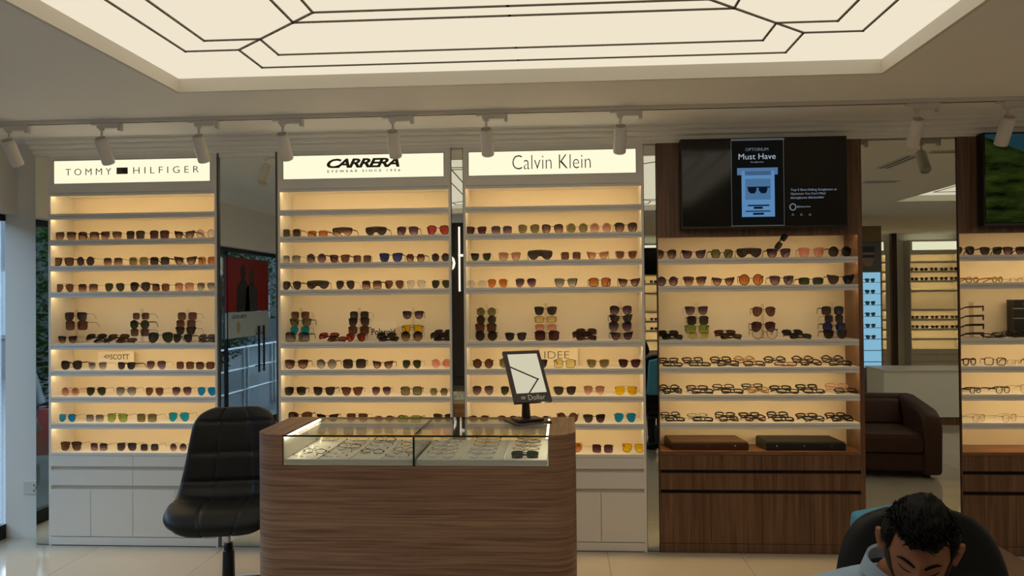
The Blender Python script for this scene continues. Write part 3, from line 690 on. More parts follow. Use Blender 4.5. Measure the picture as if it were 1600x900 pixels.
A3 = (690, 220, 3.749); B3 = (690, 440, 3.463)
row('145-270 wf r Wi;293-420 sq d Pu;453-578 bf g Ol;590-718 bf b Bg;735-865 rd y Ol;873-1003 rd p Bp;1018-1155 bf k Bg', A3, ZS[1], N3, SW[1])
row('170-297 wf c Gn;337-470 wf y Bp;508-655 sh k K;697-825 sq c B;853-983 ct t Bp;1018-1152 wf p B', A3, ZS[2], N3, SW[2])
row('147-268 hx n Pl;268-390 av g Or;433-558 av n Pu;662-800 wf m Gy;862-997 sq b Or;1035-1165 ct b Bg', A3, ZS[3], N3, SW[3])
riser('187-297@165 rd d Ol;187-297@207 rd d K;180-297@252 sq T B;182-305@288 rd d K', B3, ZS[4], N3, 'left'); row('340-460 wf k K', B3, ZS[4], N3, SW[4])
riser('500-625@158 wf k K;500-625@205 rc y Yl;502-625@247 rc p Pk;500-640@287 sq b Wi', B3, ZS[4], N3, 'middle'); pile('703-843 sq r Wi', B3, ZS[4], N3, 'burgundy', 3)
riser('910-1032@155 bf k Pu;908-1035@200 ct k K;905-1030@243 bf d Pu;910-1035@283 ct k Pu', B3, ZS[4], N3, 'right')
row('165-282 rd b B;307-425 rd d Ol;450-572 wf k K;603-722 sq m Yl;780-905 wf t Ol;953-1075 wf r Wi', B3, ZS[5], N3, SW[5])
row('160-280 av g Pu;312-425 av g Gn;455-560 rd d B;603-725 wf k K;763-880 av n Bp;933-1055 nv g Ye', B3, ZS[6], N3, SW[6])
row('140-253 ov d B;297-410 ov d B;475-585 ov d Pu;615-735 rd r B;760-882 wf k K;925-1048 av s Bl', B3, ZS[7], N3, SW[7])
row('140-255 sq d B;300-415 av g B;480-590 wf b K;640-757 rd y Or;805-922 sq d Wi;970-1090 nv y Ye', B3, .62, N3, SW[8])
A4 = (1000, 380, 4.324); B4 = (1000, 540, 4.324); ZW = [1.866, 1.692, 1.346, 1.174, .999, .822]
row('103-250 bf b Bg;287-455 ct k Pu;478-640 hx k Ol;660-830 sh k K;860-1030 wf r Pu;1073-1250 wf p Pk;1275-1440 rd k K', A4, ZW[0], N4, SW[1])
row('115-265 rd k Pu;297-455 wf T Bg;490-645 ct r Bg;672-842 rd b Or;875-1045 wf k Pu;1075-1250 rc k Gn;1265-1450 ct k K', A4, ZW[1], N4, SW[2])
riser('303-462@455 wf d Pu;313-467@520 sq k K;303-468@580 sq m Lg;315-465@625 wf c Yl', A4, ZW[2], N4, 'left')
riser('757-918@462 av b B;748-918@565 av r Wi;745-925@618 rd m Cl', A4, ZW[2], N4, 'middle'); riser('1225-1380@455 sq k K;1245-1378@510 sq n K;1230-1390@565 rd k Bu;1225-1390@617 wf k K', A4, ZW[2], N4, 'right')
pile('115-285 sq k K', A4, ZW[2], N4, 'first'); pile('498-680 nv b B', A4, ZW[2], N4, 'second'); pile('962-1150 sq k K', A4, ZW[2], N4, 'third')
def stack(items, org, z, unit, word):
    ox, oy, sc = org; pos = ['lower', 'upper']
    for i, it in enumerate(items):
        a, b, sh, fr, fr2 = it; A, B = at_y(ox+a/sc, 500, .08), at_y(ox+b/sc, 500, .08); xm = (A.x+B.x)/2; W = min(.146, (B.x-A.x)*.86); off = (B.x-A.x-W)/2
        sg_ = 1 if i % 3 else -1
        for k in range(2):
            f_ = {'k': 'X', 'b': 'Y', 'm': 'k'}.get((fr, fr2)[k], (fr, fr2)[k]); rx = R(-random.uniform(58, 68)) if k == 0 else R(-random.uniform(46, 60))
            e, h = glasses(sh if k == 0 else random.choice(['rc', 'sq', 'rd', 'wf']), f_, 'Cl', W, (xm+off*(1 if k == 0 else -1), .03+.055*k, z+.010+.012*k), f"folded {FRAMES[f_][4]} eyeglasses, {pos[k]} of {ORD[i]} stack on {word}, {unit}", f"{unit} stacked eyeglasses", R(random.uniform(-12, 12)), rx, True)
stack([(117,280,'rc','k','k'),(287,472,'rc','k','b'),(475,660,'sq','k','b'),(640,843,'sq','b','t'),(838,1045,'rc','O','k'),(1030,1225,'rd','b','b'),(1230,1412,'sq','k','b')], B4, ZW[3], N4, SW[5])
stack([(120,288,'wf','k','b'),(305,487,'sq','k','b'),(487,688,'rc','k','m'),(687,860,'rd','t','m'),(872,1060,'rc','m','k'),(1055,1242,'rc','m','k'),(1248,1455,'sq','m','p')], B4, ZW[4], N4, SW[6])
stack([(138,298,'rc','k','m'),(315,485,'rc','k','d'),(497,660,'sq','b','k'),(667,843,'rd','b','k'),(855,1028,'rc','k','k'),(1048,1240,'ov','m','b'),(1247,1428,'sq','k','b')], B4, ZW[5], N4, SW[7])
# black pair dangling below the television
p = at_y(1226, 372, -.03)
glasses('rc', 'k', 'K', .125, (p.x-.02, -.085, p.z-.035), 'folded black sunglasses dangling below the advert television', 'hanging pair', R(20), R(-20), True, R(-52))
# right wood unit (cut by the frame)
A5 = (1490, 340, 7.5); B5 = (1490, 450, 7.5); C5 = (1490, 560, 5.627)
row('5-270 av k K;325-590 wf k K;600-865 wf b Pu;900-1160 sq k K', A5, 1.866, N5, SW[1])
row('115-340 ov t Cl 25;430-600 rd y Cl 20;655-850 rc g Cl 15;900-1100 rd g Cl 10', A5, 1.692, N5, SW[2])
row('80-290 rd b Cl 20;350-600 sq b Cl -15;620-860 rc g Cl;900-1140 sq k Cl', B5, 1.174, N5, SW[5])
row('105-265 ov m Cl 30;335-520 ov m Cl 25;565-745 rd g Cl 20', C5, .999, N5, SW[6])
row('105-310 ov g Cl 35;370-585 ov g Cl 30;640-830 rc g Cl 20', C5, .822, N5, SW[7])
def side_riser():
    X = at_y(1490+228/7.5, 500, .1).x; z = 1.346
    st = thing('acrylic_riser', f'clear acrylic riser with frames fanned sideways on tall shelf, {N5}', 'display stand', (X, .12, z), group='clear risers on the tall shelves')
    bx('base_plate', ACR, st, -.035, .035, -.03, .06, 0, .004, .001); bx('strip', clear('acrylic_edge', (.86, .82, .76), .05), st, -.014, .014, 0, .004, .004, .225, .001)
    for i, zz in enumerate((.175, .118, .062, .008)):
        glasses('rc', 'm', 'Cl', .13, (X+.03, .03, z+zz-.006), f"slim black eyeglasses turned sideways, {ORD[i]} down on the riser, {N5}", f"{N5} risers", R(62), 0)
        bx('peg', ACR, st, -.004, .03, -.03, .0, zz+.012, zz+.016)
side_riser()
for k in range(3): glasses('sq', 'k', 'Cl', .14, (at_y(1490+(450+130*k)/7.5, 500, .07).x, .03+.012*k, 1.346+.01+.006*k), f"folded black eyeglasses lying in the pile, {ORD[k]} from left, {N5}", f"{N5} piles", R(random.uniform(-20, 20)), R(-70), True)
xb = at_y(1585.5, 500, .12).x
bxk = thing('lens_case_box', f'tall black box with white print standing on the tall shelf, {N5}', 'box', (xb+.07, .12, 1.346))
bx('carton', mat('carton_black', (16, 16, 18), .4), bxk, -.07, .07, 0, .09, 0, .238, .002)
for z in (.120, .182): bx('silver_band', mat('silver_print', (170, 170, 168), .4), bxk, -.0705, .0705, -.0006, .02, z-.002, z+.002)
bx('print_mark', mat('silver_print', (170, 170, 168), .4), bxk, -.015, .05, -.001, .0, .206, .212)

# name cards
e, hw_, hh_ = card('', B1, 527, 380, 722, 435, ZS[5], None, 'small white card with black wordmark behind sunglasses on leftmost white unit')
text('wordmark', 'SCOTT', INK, e, (.028, -.001, hh_-.036), .135, .036, depth=.0008, offset=.004)
MB().tube([(-.062+.017*math.cos(a*PI/10), -.001, hh_-.033+.011*math.sin(a*PI/10)) for a in range(21)], .002, 6).tube([(-.088, -.001, hh_-.036), (-.05, -.001, hh_-.030)], .0018, 6).build('ring_logo', INK, e)
e, hw_, hh_ = card('', B3, 530, 360, 737, 445, ZS[5], None, 'small cream card with thin lettering behind clear glasses on rightmost white unit')
text('wordmark', 'IDEE', INK, e, (-.012, -.001, hh_-.046), .165, .047, depth=.0008, offset=-.018)
e, hw_, hh_ = card('', B2, 838, 215, 1000, 300, ZS[4], None, 'pale card lettered in black behind the second pile, middle white unit')
text('wordmark', 'Polaroid', INK, e, (.015, -.001, hh_-.072), .165, .045, depth=.0008, offset=.018)

# two eyewear trays in the left wood unit
def tray_case(px0, px1, m, lm_, label, ang):
    A, B = at_y(px0, 700, .0), at_y(px1, 700, .0)
    e = thing('eyewear_tray', label, 'tray', ((A.x+B.x)/2, .115, .642), (0, 0, R(ang))); hw_ = (B.x-A.x)/2-.012
    MB().quadbox([(-hw_+.025, -.085, 0), (hw_, -.085, 0), (hw_-.045, .095, 0), (-hw_, .095, 0), (-hw_+.025, -.085, .048), (hw_, -.085, .048), (hw_-.045, .095, .062), (-hw_, .095, .062)]).build('case', m, e, .006)
    MB().quadbox([(-hw_+.03, -.08, .049), (hw_-.006, -.08, .049), (hw_-.05, .09, .063), (-hw_+.006, .09, .063), (-hw_+.03, -.08, .053), (hw_-.006, -.08, .053), (hw_-.05, .09, .067), (-hw_+.006, .09, .067)]).build('lid', lm_, e, .001)
    for x in (-.17, .0, .17):
        b = MB().lathe([(.006, 0), (.005, .003)], 12); b.xf(Matrix.Translation((x, -.086, .03)) @ Matrix.Rotation(R(90), 4, 'X')); b.build('snap_button', CHROME, e)
    return e
tray_case(1041, 1175, mat('case_brown', (64, 38, 22), .35), mat('lid_brown', (84, 58, 38), .4), 'brown leatherette eyewear tray on the left wood unit base', 0)
tray_case(1190, 1328, mat('case_black', (22, 20, 20), .35), mat('lid_black', (20, 19, 19), .45), 'black leatherette eyewear tray on the left wood unit base', 0)

# ------------------------------------------------------------------ counter
CX0, CX1, CYF, CYB, CH = -1.506, .051, -1.374, -.812, .98
GX0, GX1 = -1.352, -.078
ct = thing('display_counter', 'walnut sales counter with rounded corners and a glass display top', 'counter', ((CX0+CX1)/2, (CYF+CYB)/2, 0))
ox_, oy_ = (CX0+CX1)/2, (CYF+CYB)/2
def arc(cx, cy, r, a0, a1, n_=10): return [(cx+r*math.cos(a0+(a1-a0)*i/n_), cy+r*math.sin(a0+(a1-a0)*i/n_)) for i in range(n_+1)]
rad = .128
hx_, hy_ = (CX1-CX0)/2, (CYB-CYF)/2
plan = arc(-hx_+rad, -hy_+rad, rad, PI, 1.5*PI) + arc(hx_-rad, -hy_+rad, rad, 1.5*PI, 2*PI) + [(hx_, hy_), (-hx_, hy_)]
def planprism(pl, z0, z1): return MB().prism(pl, z0, z1, 2)
planprism(plan, .05, .832).build('body', WOODH, ct, 0, True)
planprism([(x*.985, y*.96) for x, y in plan], 0, .05).build('plinth', DARKGAP, ct)
gl0, gl1 = GX0-ox_, GX1-ox_
lp = arc(-hx_+rad, -hy_+rad, rad, PI, 1.5*PI) + [(gl0, -hy_), (gl0, hy_), (-hx_, hy_)]
rp = [(gl1, -hy_)] + arc(hx_-rad, -hy_+rad, rad, 1.5*PI, 2*PI) + [(hx_, hy_), (gl1, hy_)]
for pl in (lp, rp):
    e_ = planprism(pl, .832, .975).build('end_block', WOODH, ct, 0, True); planprism(pl, .975, .981).build('end_top', WOODT, e_)
WIN = mat('case_white', (236, 232, 222), .4)
bx('deck', WIN, ct, gl0, gl1, -hy_+.012, hy_, .832, .836)
bx('inner_cheek', WIN, ct, gl0, gl0+.003, -hy_+.012, hy_, .836, .966); bx('inner_cheek', WIN, ct, gl1-.003, gl1, -hy_+.012, hy_, .836, .966)
LEDC = emit('led_case', (255, 240, 200), 14.0)
bx('led_strip', LEDC, ct, gl0+.003, gl0+.012, -hy_+.02, hy_, .962, .970); bx('led_strip', LEDC, ct, gl1-.012, gl1-.003, -hy_+.02, hy_, .962, .970)  # second, right-hand strip is added to brighten the case deck
CG = clear('case_glass', (.975, .985, .972), .04); GE = mat('glass_edge', (26, 44, 24), .2)
dv = -.717-ox_
for a, b in ((gl0, dv-.0015), (dv+.0015, gl1)):
    for nm, q in (('glass_top', (a, b, -hy_, hy_, .971, .980)), ('glass_front', (a, b, -hy_, -hy_+.008, .834, .9705)), ('glass_back', (a, b, hy_-.006, hy_, .836, .9705))):
        o_ = bx(nm, CG, ct, *q); o_.data.materials.append(GE)
        for f in o_.data.polygons:
            thin = {'glass_top': abs(f.normal.z) < .5, 'glass_front': abs(f.normal.y) < .5, 'glass_back': abs(f.normal.y) < .5}[nm]
            if thin: f.material_index = 1
bx('glass_divider', CG, ct, dv-.003, dv+.003, -hy_+.01, hy_-.01, .836, .970).data.materials.append(GE)
bx('joint_bar', GE, ct, dv-.0045, dv+.0045, -hy_-.0005, -hy_+.009, .834, .971)
LT = mat('tray_white', (232, 230, 222), .6)
for nm, a, b, lab in (('l', GX0+.008, -.724, 'white lined frame tray under the left counter glass'), ('r', -.710, GX1-.008, 'white lined frame tray under the right counter glass')):
    e_ = thing('frame_tray', lab, 'tray', ((a+b)/2, oy_+.005, .836)); hw_ = (b-a)/2
    bx('tray_base', LT, e_, -hw_, hw_, -.262, .262, 0, .024, .003)
    for k in range(1, 4 if nm == 'l' else 3):
        x = -hw_+2*hw_*k/(4 if nm == 'l' else 3); bx('tray_rib', LT, e_, x-.003, x+.003, -.255, .255, .024, .03, .001)
COLW = ['left', 'middle', 'right']
for c in range(3):
    for r_ in range(5):
        x = -.71+.105+c*.207+random.uniform(-.008, .008); y = -1.315+r_*.098
        ln_ = 'Gn' if (c == 2 and r_ == 0) else 'Cl'
        fr_ = 'k' if ln_ == 'Gn' else random.choice('nnngs')
        glasses('ov' if ln_ == 'Cl' else 'rc', fr_, ln_, .135, (x, y, .8615), f"{FRAMES[fr_][4]} {'green-lensed ' if ln_ == 'Gn' else ''}glasses under right counter glass, {COLW[c]} column, {ORD[r_]} row from front", 'frames in the right counter tray', R(random.uniform(-5, 5)), R(-38), True)
for c in range(4):
    for r_ in range(5):
        if (c*5+r_) % 7 == 3: continue
        x = -1.344+.078+c*.152+random.uniform(-.012, .012); y = -1.315+r_*.098; fr_ = random.choice('nnngd')
        glasses(random.choice(['ov', 'rc', 'rd']), fr_, 'Cl', .124, (x, y, .8615), f"{FRAMES[fr_][4]} thin glasses under left counter glass, {ORD[c]} column, {ORD[r_]} row from front", 'frames in the left counter tray', R(random.uniform(-9, 9)), R(-66), True)

# table mirror on the counter
DKB = mat('dark_brown_gloss', (44, 24, 22), .3); 
tm_ = thing('table_mirror', 'dark brown tilting table mirror with white lettering standing on the counter', 'mirror', (-.192, -1.0, .980), (0, 0, R(25)))
bx('base', DKB, tm_, -.10, .10, -.085, .085, 0, .014, .005); bx('base_step', DKB, tm_, -.07, .07, -.055, .06, .014, .026, .005)
MB().tube([(0, .022, .02), (0, .024, .10), (0, .028, .17), (0, .024, .20), (0, .012, .215)], [.024, .02, .019, .017, .012], 16).build('stem', DKB, tm_, 0, True)
PW, PH = .1025, .30
head = obj('head', None, tm_, (0, -.055-.03, .118), (R(-34), 0, 0)); head.empty_display_size = .05
fr_ = MB().box(-PW, PW, 0, .018, 0, .052).box(-PW, PW, 0, .018, PH-.016, PH).box(-PW, -PW+.02, 0, .018, .052, PH-.016).box(PW-.016, PW, 0, .018, .052, PH-.016).box(-PW+.02, PW-.016, .006, .018, .052, PH-.016).build('mirror_frame', DKB, head)
bx('mirror_glass', MIRROR, head, -PW+.02, PW-.016, .003, .006, .052, PH-.016)
WL = mat('white_letter', (226, 222, 214), .5)
text('lettering', 'Dollar', WL, head, (.022, -.0008, .026), .094, .028, depth=.001, offset=-.004)
MB().tube([(-.052+.010*math.cos(a*PI/8), -.0008, .026+.0075*math.sin(a*PI/8)) for a in range(17)], .0016, 5).tube([(-.064, -.0008, .026), (-.041, -.0008, .026)], .0014, 5).build('ring_logo', WL, head)

# ------------------------------------------------------------------ office chairs
LEATH = mat('black_leather', (26, 24, 22), .42, bump=.25, bscale=500, spec=.4)
def smoothstep(a, b, x):
    t = max(0, min(1, (x-a)/(b-a))); return t*t*(3-2*t)
def catmull(P, t):
    k = min(int(t*(len(P)-1)), len(P)-2); f = t*(len(P)-1)-k
    g = lambda i: P[max(0, min(len(P)-1, i))]
    p0, p1, p2, p3 = g(k-1), g(k), g(k+1), g(k+2)
    return [.5*(2*b+(-a+c)*f+(2*a-5*b+4*c-d)*f*f+(-a+3*b-3*c+d)*f**3) for a, b, c, d in zip(p0, p1, p2, p3)]
def pad(profile, thick, seams_u=(), seams_v=(), cup=.03, nu=64, nv=110, ex=5):
    """upholstered shell: profile rows are (y, z, half width); both faces and a rounded rim"""
    mb = MB(); F = []; B = []
    for j in range(nv+1):
        v = j/nv; y, z, hw_ = catmull(profile, v); y2, z2, _ = catmull(profile, min(1, v+.004)); y1, z1, _ = catmull(profile, max(0, v-.004))
        ty, tz = y2-y1, z2-z1; l = math.hypot(ty, tz); ny, nz = -tz/l, ty/l
        if nz < 0 and False: ny, nz = -ny, -nz
        rf, rb = [], []
        for i in range(nu+1):
            u = -1+2*i/nu; x = u*hw_
            edge = max(0, 1-abs(u)**ex)**.5 * max(0, 1-abs(2*v-1)**14)**.5
            c = cup*abs(u)**2.5*smoothstep(.10, .34, v)*smoothstep(1, .8, v)
            d = thick*edge
            for su in seams_u: d -= .009*math.exp(-((u-su)/.022)**2)*edge
            for sv in seams_v: d -= .009*math.exp(-((v-sv)/.010)**2)*edge
            rf.append((x, y+ny*(c+d), z+nz*(c+d))); rb.append((x, y+ny*(c-thick*.6*edge), z+nz*(c-thick*.6*edge)))
        F.append(rf); B.append(rb)
    k = 0
    for g_ in (F, B):
        for r_ in g_: mb.v += r_
    st = nu+1; off = (nv+1)*st
    for j in range(nv):
        for i in range(nu):
            a = j*st+i; mb.f.append((a, a+1, a+1+st, a+st)); mb.f.append((off+a, off+a+st, off+a+1+st, off+a+1))
    for j in range(nv): mb.f += [(j*st, (j+1)*st, off+(j+1)*st, off+j*st), (j*st+nu, off+j*st+nu, off+(j+1)*st+nu, (j+1)*st+nu)]
    for i in range(nu): mb.f += [(i, off+i, off+i+1, i+1), (nv*st+i, nv*st+i+1, off+nv*st+i+1, off+nv*st+i)]
    return mb
def star_base(par, oy=0, r_=.27, lift=.46, rot=0, chrome=True):
    SAT = mat('satin_steel', (206, 204, 200), .3, .7)
    MB().lathe([(.013, .28), (.013, lift)], 14, (0, oy, 0)).build('gas_lift', SAT if chrome else BLACKM, par, 0, True)
    MB().lathe([(.036, .075), (.036, .10), (.034, .11), (.031, .265), (.025, .27), (.024, .305), (.020, .31)], 18, (0, oy, 0)).build('column_sleeve', BLACK, par, 0, True)
    for k in range(5):
        a = rot+k*2*PI/5; c, s_ = math.cos(a), math.sin(a); n_ = (-s_, c)
        def P(d, w_, z): return (c*d+n_[0]*w_, oy+s_*d+n_[1]*w_, z)
        lg = MB().quadbox([P(.03, -.022, .085), P(r_, -.014, .062), P(r_, .014, .062), P(.03, .022, .085), P(.03, -.022, .125), P(r_, -.014, .088), P(r_, .014, .088), P(.03, .022, .125)]).build('base_leg', SAT if chrome else BLACK, par, .004)
        cw = MB()
        for sd in (-.016, .016):
            m_ = Matrix.Translation((c*r_+n_[0]*sd, oy+s_*r_+n_[1]*sd, .027)) @ Matrix.Rotation(a, 4, 'Z') @ Matrix.Rotation(R(90), 4, 'X')
            b = len(cw.v); cw.lathe([(.024, -.008), (.027, -.005), (.027, .005), (.024, .008)], 14); cw.xf(m_, b)
        cw.tube([(c*r_, oy+s_*r_, .03), (c*r_, oy+s_*r_, .07)], .007, 8); cw.build('caster', BLACK, lg, 0, True)
oc = thing('office_chair', 'black quilted leather swivel chair beside the counter', 'chair', (-1.835, -.88, 0), (0, 0, R(11)))
prof = [(-.225, .428, .16), (-.235, .452, .235), (-.20, .488, .280), (-.10, .50, .292), (0, .492, .290), (.08, .502, .292), (.13, .55, .287), (.155, .62, .275), (.175, .72, .258), (.195, .84, .240), (.213, .93, .222), (.223, .985, .185), (.23, 1.016, .12)]
pad(prof, .042, (-.36, .36), (.30, .575, .70, .84), .045).build('seat_shell', LEATH, oc, 0, True)
MB().box(-.12, .12, -.10, .10, .432, .452).box(-.05, .05, -.06, .06, .40, .432).build('seat_plate', BLACK, oc, .004)
MB().tube([(-.03, -.03, .42), (-.05, -.06, .405), (-.05, -.08, .38)], .005, 8).build('tilt_lever', BLACKM, oc, 0, True)
star_base(oc, 0, rot=R(30))

# ------------------------------------------------------------------ man at lower right with his chair
MX = .79
mc = thing('executive_chair', 'black high-back office chair behind the seated man', 'chair', (.955, -2.93, 0), (0, 0, R(-3)))
bprof = [(.055, .50, .18), (.05, .60, .22), (.045, .75, .228), (.055, .87, .222), (.07, .96, .195), (.08, 1.015, .15), (.085, 1.043, .08)]
LEATH2 = mat('black_leather_smooth', (17, 17, 17), .5, spec=.3)
pad(bprof, .038, (), (), .0, ex=7).build('backrest', LEATH2, mc, 0, True)
pad([(-.42, .40, .17), (-.41, .43, .235), (-.34, .47, .25), (-.15, .475, .25), (0, .465, .245), (.06, .46, .2)], .035, (), (), .0).build('seat', LEATH2, mc, 0, True)
for sd in (-1, 1):
    MB().tube([(sd*.20, -.12, .42), (sd*.285, -.14, .46), (sd*.29, -.14, .64)], .014, 10).build('arm_post', BLACK, mc, 0, True); bx('armrest', BLACK, mc, sd*.29-.03, sd*.29+.03, -.28, .02, .64, .665, .008)
bx('seat_plate', BLACK, mc, -.12, .12, -.28, .02, .40, .43, .004); MB().tube([(0, .04, .415), (0, .12, .44), (0, .115, .62)], .022, 10).build('back_bracket', BLACK, mc, 0, True)
star_base(mc, -.13, .28, .41, .2, False)

def skin_mesh(name, joints, edges, voxel=.008, extra=None):
    """limbs grown from a skeleton, fused into one surface"""
    me = bpy.data.meshes.new(name); me.from_pydata([j[0] for j in joints], edges, [])
    o = bpy.data.objects.new(name, me); COL.objects.link(o)
    sk = o.modifiers.new('s', 'SKIN')
    for i, j in enumerate(joints):
        r_ = j[1] if isinstance(j[1], tuple) else (j[1], j[1]); me.skin_vertices[0].data[i].radius = r_
    me.skin_vertices[0].data[0].use_root = True
    o.modifiers.new('d', 'SUBSURF').levels = 2
    ev = bpy.data.meshes.new_from_object(o.evaluated_get(bpy.context.evaluated_depsgraph_get())); bpy.data.objects.remove(o)
    if extra:
        bm = bmesh.new(); bm.from_mesh(ev)
        for x in extra: bm.from_mesh(x)
        bm.to_mesh(ev); bm.free()
    o = bpy.data.objects.new(name, ev); COL.objects.link(o)
    rm = o.modifiers.new('r', 'REMESH'); rm.mode = 'VOXEL'; rm.voxel_size = voxel; rm.use_smooth_shade = True
    sm = o.modifiers.new('m', 'SMOOTH'); sm.factor = .5; sm.iterations = 3
    out = bpy.data.meshes.new_from_object(o.evaluated_get(bpy.context.evaluated_depsgraph_get())); bpy.data.objects.remove(o)
    for p in out.polygons: p.use_smooth = True
    return out
# head in its own frame: faces -Y, z up, centre between the ears
def head_point(d):
    x, y, z = d; f = max(0, -y)
    w_ = .0675; dp = .092; hh = .110
    tz = smoothstep(-.15, -1, z)
    X = x*w_*(1-.30*tz); Y = y*dp*(1-.12*tz*(y > 0)) ; Z = z*hh
    if z > .2: X *= 1+.03*smoothstep(.2, .6, z)
    if y < 0:
        Y *= 1-.06*smoothstep(.1, .6, abs(x))
    ex = math.exp
    nose = ex(-(X/.013)**2)*ex(-((Z+.022)/.022)**2)*f + .55*ex(-(X/.009)**2)*ex(-((Z-.008)/.022)**2)*f
    Y -= .026*nose
    Y -= .006*ex(-(Z-.030)**2/.00016)*ex(-(X/.05)**2)*f            # brow
    for s_ in (-1, 1):
        Y += .010*ex(-((X-s_*.032)/.016)**2)*ex(-((Z-.012)/.011)**2)*f
        Y -= .006*ex(-((X-s_*.032)/.013)**2)*ex(-((Z-.009)/.008)**2)*f   # lowered lids
        Y -= .005*ex(-((X-s_*.040)/.02)**2)*ex(-((Z+.02)/.02)**2)*f
    Y -= .006*ex(-(X/.025)**2)*ex(-((Z+.058)/.012)**2)*f; Y += .004*ex(-(X/.025)**2)*ex(-((Z+.058)/.0025)**2)*f
    Y -= .010*ex(-(X/.03)**2)*ex(-((Z+.1)/.02)**2)*f              # chin
    return Vector((X, Y, Z))
def head_mesh():
    bm = bmesh.new(); bmesh.ops.create_uvsphere(bm, u_segments=72, v_segments=54, radius=1)
    for v in bm.verts: v.co = head_point(v.co)
    me = bpy.data.meshes.new('h'); bm.to_mesh(me); bm.free(); return me
HM = Matrix.Translation((MX+.006, -3.235, 1.05)) @ Matrix.Rotation(R(7), 4, 'Y') @ Matrix.Rotation(R(-21), 4, 'Z') @ Matrix.Rotation(R(25), 4, 'X')
hm = head_mesh(); hm.transform(HM)
ears = []
for s_ in (-1, 1):
    eb = MB().tube([(s_*0.0745, .008, -.030), (s_*0.0805, .012, -.012), (s_*0.0865, .016, .010), (s_*0.0865, .014, .026), (s_*0.0795, .004, .030), (s_*0.0745, -.002, .018)], [.006, .006, .006, .006, .006, .005], 8)
    eb.tube([(s_*0.0705, .004, -.024), (s_*0.0805, .012, .006), (s_*0.0765, .006, .022)], [.007, .007, .006], 8)
    m_ = eb.mesh('ear', None, 0, True); m_.transform(HM); ears.append(m_)
nb = HM @ Vector((0, .035, -.075))
SKIN = mat('skin', (150, 98, 72), .55, vary=.06, vscale=30)
def hand(cx, cy, cz, sd):
    ms = []; 
    for i, (dx, L_) in enumerate(((-.030, .062), (-.010, .072), (.010, .070), (.029, .056))):
        b = MB().tube([(cx+sd*dx, cy-.035, cz), (cx+sd*dx*1.1, cy-.035-L_*.45, cz+.008), (cx+sd*dx*1.1, cy-.035-L_*.75, cz-.002), (cx+sd*dx*1.05, cy-.035-L_*.9, cz-.02)], [.0095, .009, .008, .0065], 8); ms.append(b.mesh('f', None))
    b = MB().tube([(cx-sd*.02, cy+.02, cz), (cx-sd*.052, cy-.015, cz-.002), (cx-sd*.058, cy-.045, cz-.010)], [.012, .010, .008], 8); ms.append(b.mesh('f', None))
    pm = MB().box(cx-.038, cx+.038, cy-.045, cy+.045, cz-.014, cz+.012).mesh('p', None, .010); ms.append(pm)
    return ms
hl, hr = (MX-.15, -3.46, .60), (MX+.15, -3.46, .60)
J = [((MX, -3.06, .86), .045), ((MX, -3.11, .95), .05), (tuple(nb), .050),
     ((MX-.20, -3.20, .66), .036), ((MX-.17, -3.41, .61), .026), ((MX-.152, -3.44, .603), (.028, .02)), ((MX+.20, -3.20, .66), .036), ((MX+.17, -3.41, .61), .026), ((MX+.152, -3.44, .603), (.028, .02)),
     ((MX-.17, -3.08, .82), .035), ((MX+.17, -3.08, .82), .035)]
Ed = [(0, 1), (1, 2), (0, 9), (9, 3), (3, 4), (4, 5), (0, 10), (10, 6), (6, 7), (7, 8)]
body = skin_mesh('body', J, Ed, .0036, [hm]+ears+hand(*hl, 1)+hand(*hr, -1)); body.materials.append(SKIN)
man = thing('person', 'seated person with short black hair and light blue shirt, head bowed', 'person', (MX, -3.0, 0))
def child(name, me, m_):
    if m_ and not me.materials: me.materials.append(m_)
    o = obj(name, me, man); o.location = (-MX, 3.0, 0); return o
child('body', body, None)
SHIRT = mat('blue_shirt', (150, 172, 196), .8, bump=.2, bscale=60)
J = [((MX, -2.99, .52), (.16, .12)), ((MX, -3.0, .66), (.165, .115)), ((MX, -3.03, .78), (.16, .115)), ((MX, -3.06, .88), (.115, .08)), ((MX, -3.095, .955), (.060, .058)),
     ((MX-.15, -3.05, .865), .066), ((MX-.225, -3.10, .75), .056), ((MX-.215, -3.19, .665), .052), ((MX-.185, -3.34, .625), .040),
     ((MX+.15, -3.05, .865), .066), ((MX+.225, -3.10, .75), .056), ((MX+.215, -3.19, .665), .052), ((MX+.185, -3.34, .625), .040)]
Ed = [(0, 1), (1, 2), (2, 3), (3, 4), (3, 5), (5, 6), (6, 7), (7, 8), (3, 9), (9, 10), (10, 11), (11, 12)]
child('shirt', skin_mesh('shirt', J, Ed, .009), SHIRT)
# collar: two turned-over flaps round the neck
cl = MB(); n_ = 40
nb2 = Vector((MX, -3.115, .968)); 
for i in range(n_+1):
    a = R(-68)+R(316)*i/n_+PI*.0; ca_, sa_ = math.cos(a-PI/2+R(68)-R(90)+R(90)), math.sin(a-PI/2+R(68)-R(90)+R(90))
    a2 = -PI/2+R(22)+R(316)*i/n_; ca_, sa_ = math.cos(a2), math.sin(a2); fr = smoothstep(.35, 1, -sa_)
    for (rr_, zz) in ((.053, .018), (.057, .024), (.070, -.010-.022*fr), (.063, -.014-.022*fr)):
        cl.v.append((nb2.x+ca_*rr_*1.08, nb2.y+sa_*rr_+(-.012*fr), nb2.z+zz+.018*sa_-.012*fr+.0))
for i in range(n_):
    for q in range(4): cl.f.append((4*i+q, 4*i+(q+1) % 4, 4*i+4+(q+1) % 4, 4*i+4+q))
cl.f += [(0, 1, 2, 3), tuple(4*n_+q for q in (3, 2, 1, 0))]
child('collar', cl.mesh('collar', SHIRT, 0, True), None)
TROU = mat('dark_trousers', (34, 36, 44), .85)
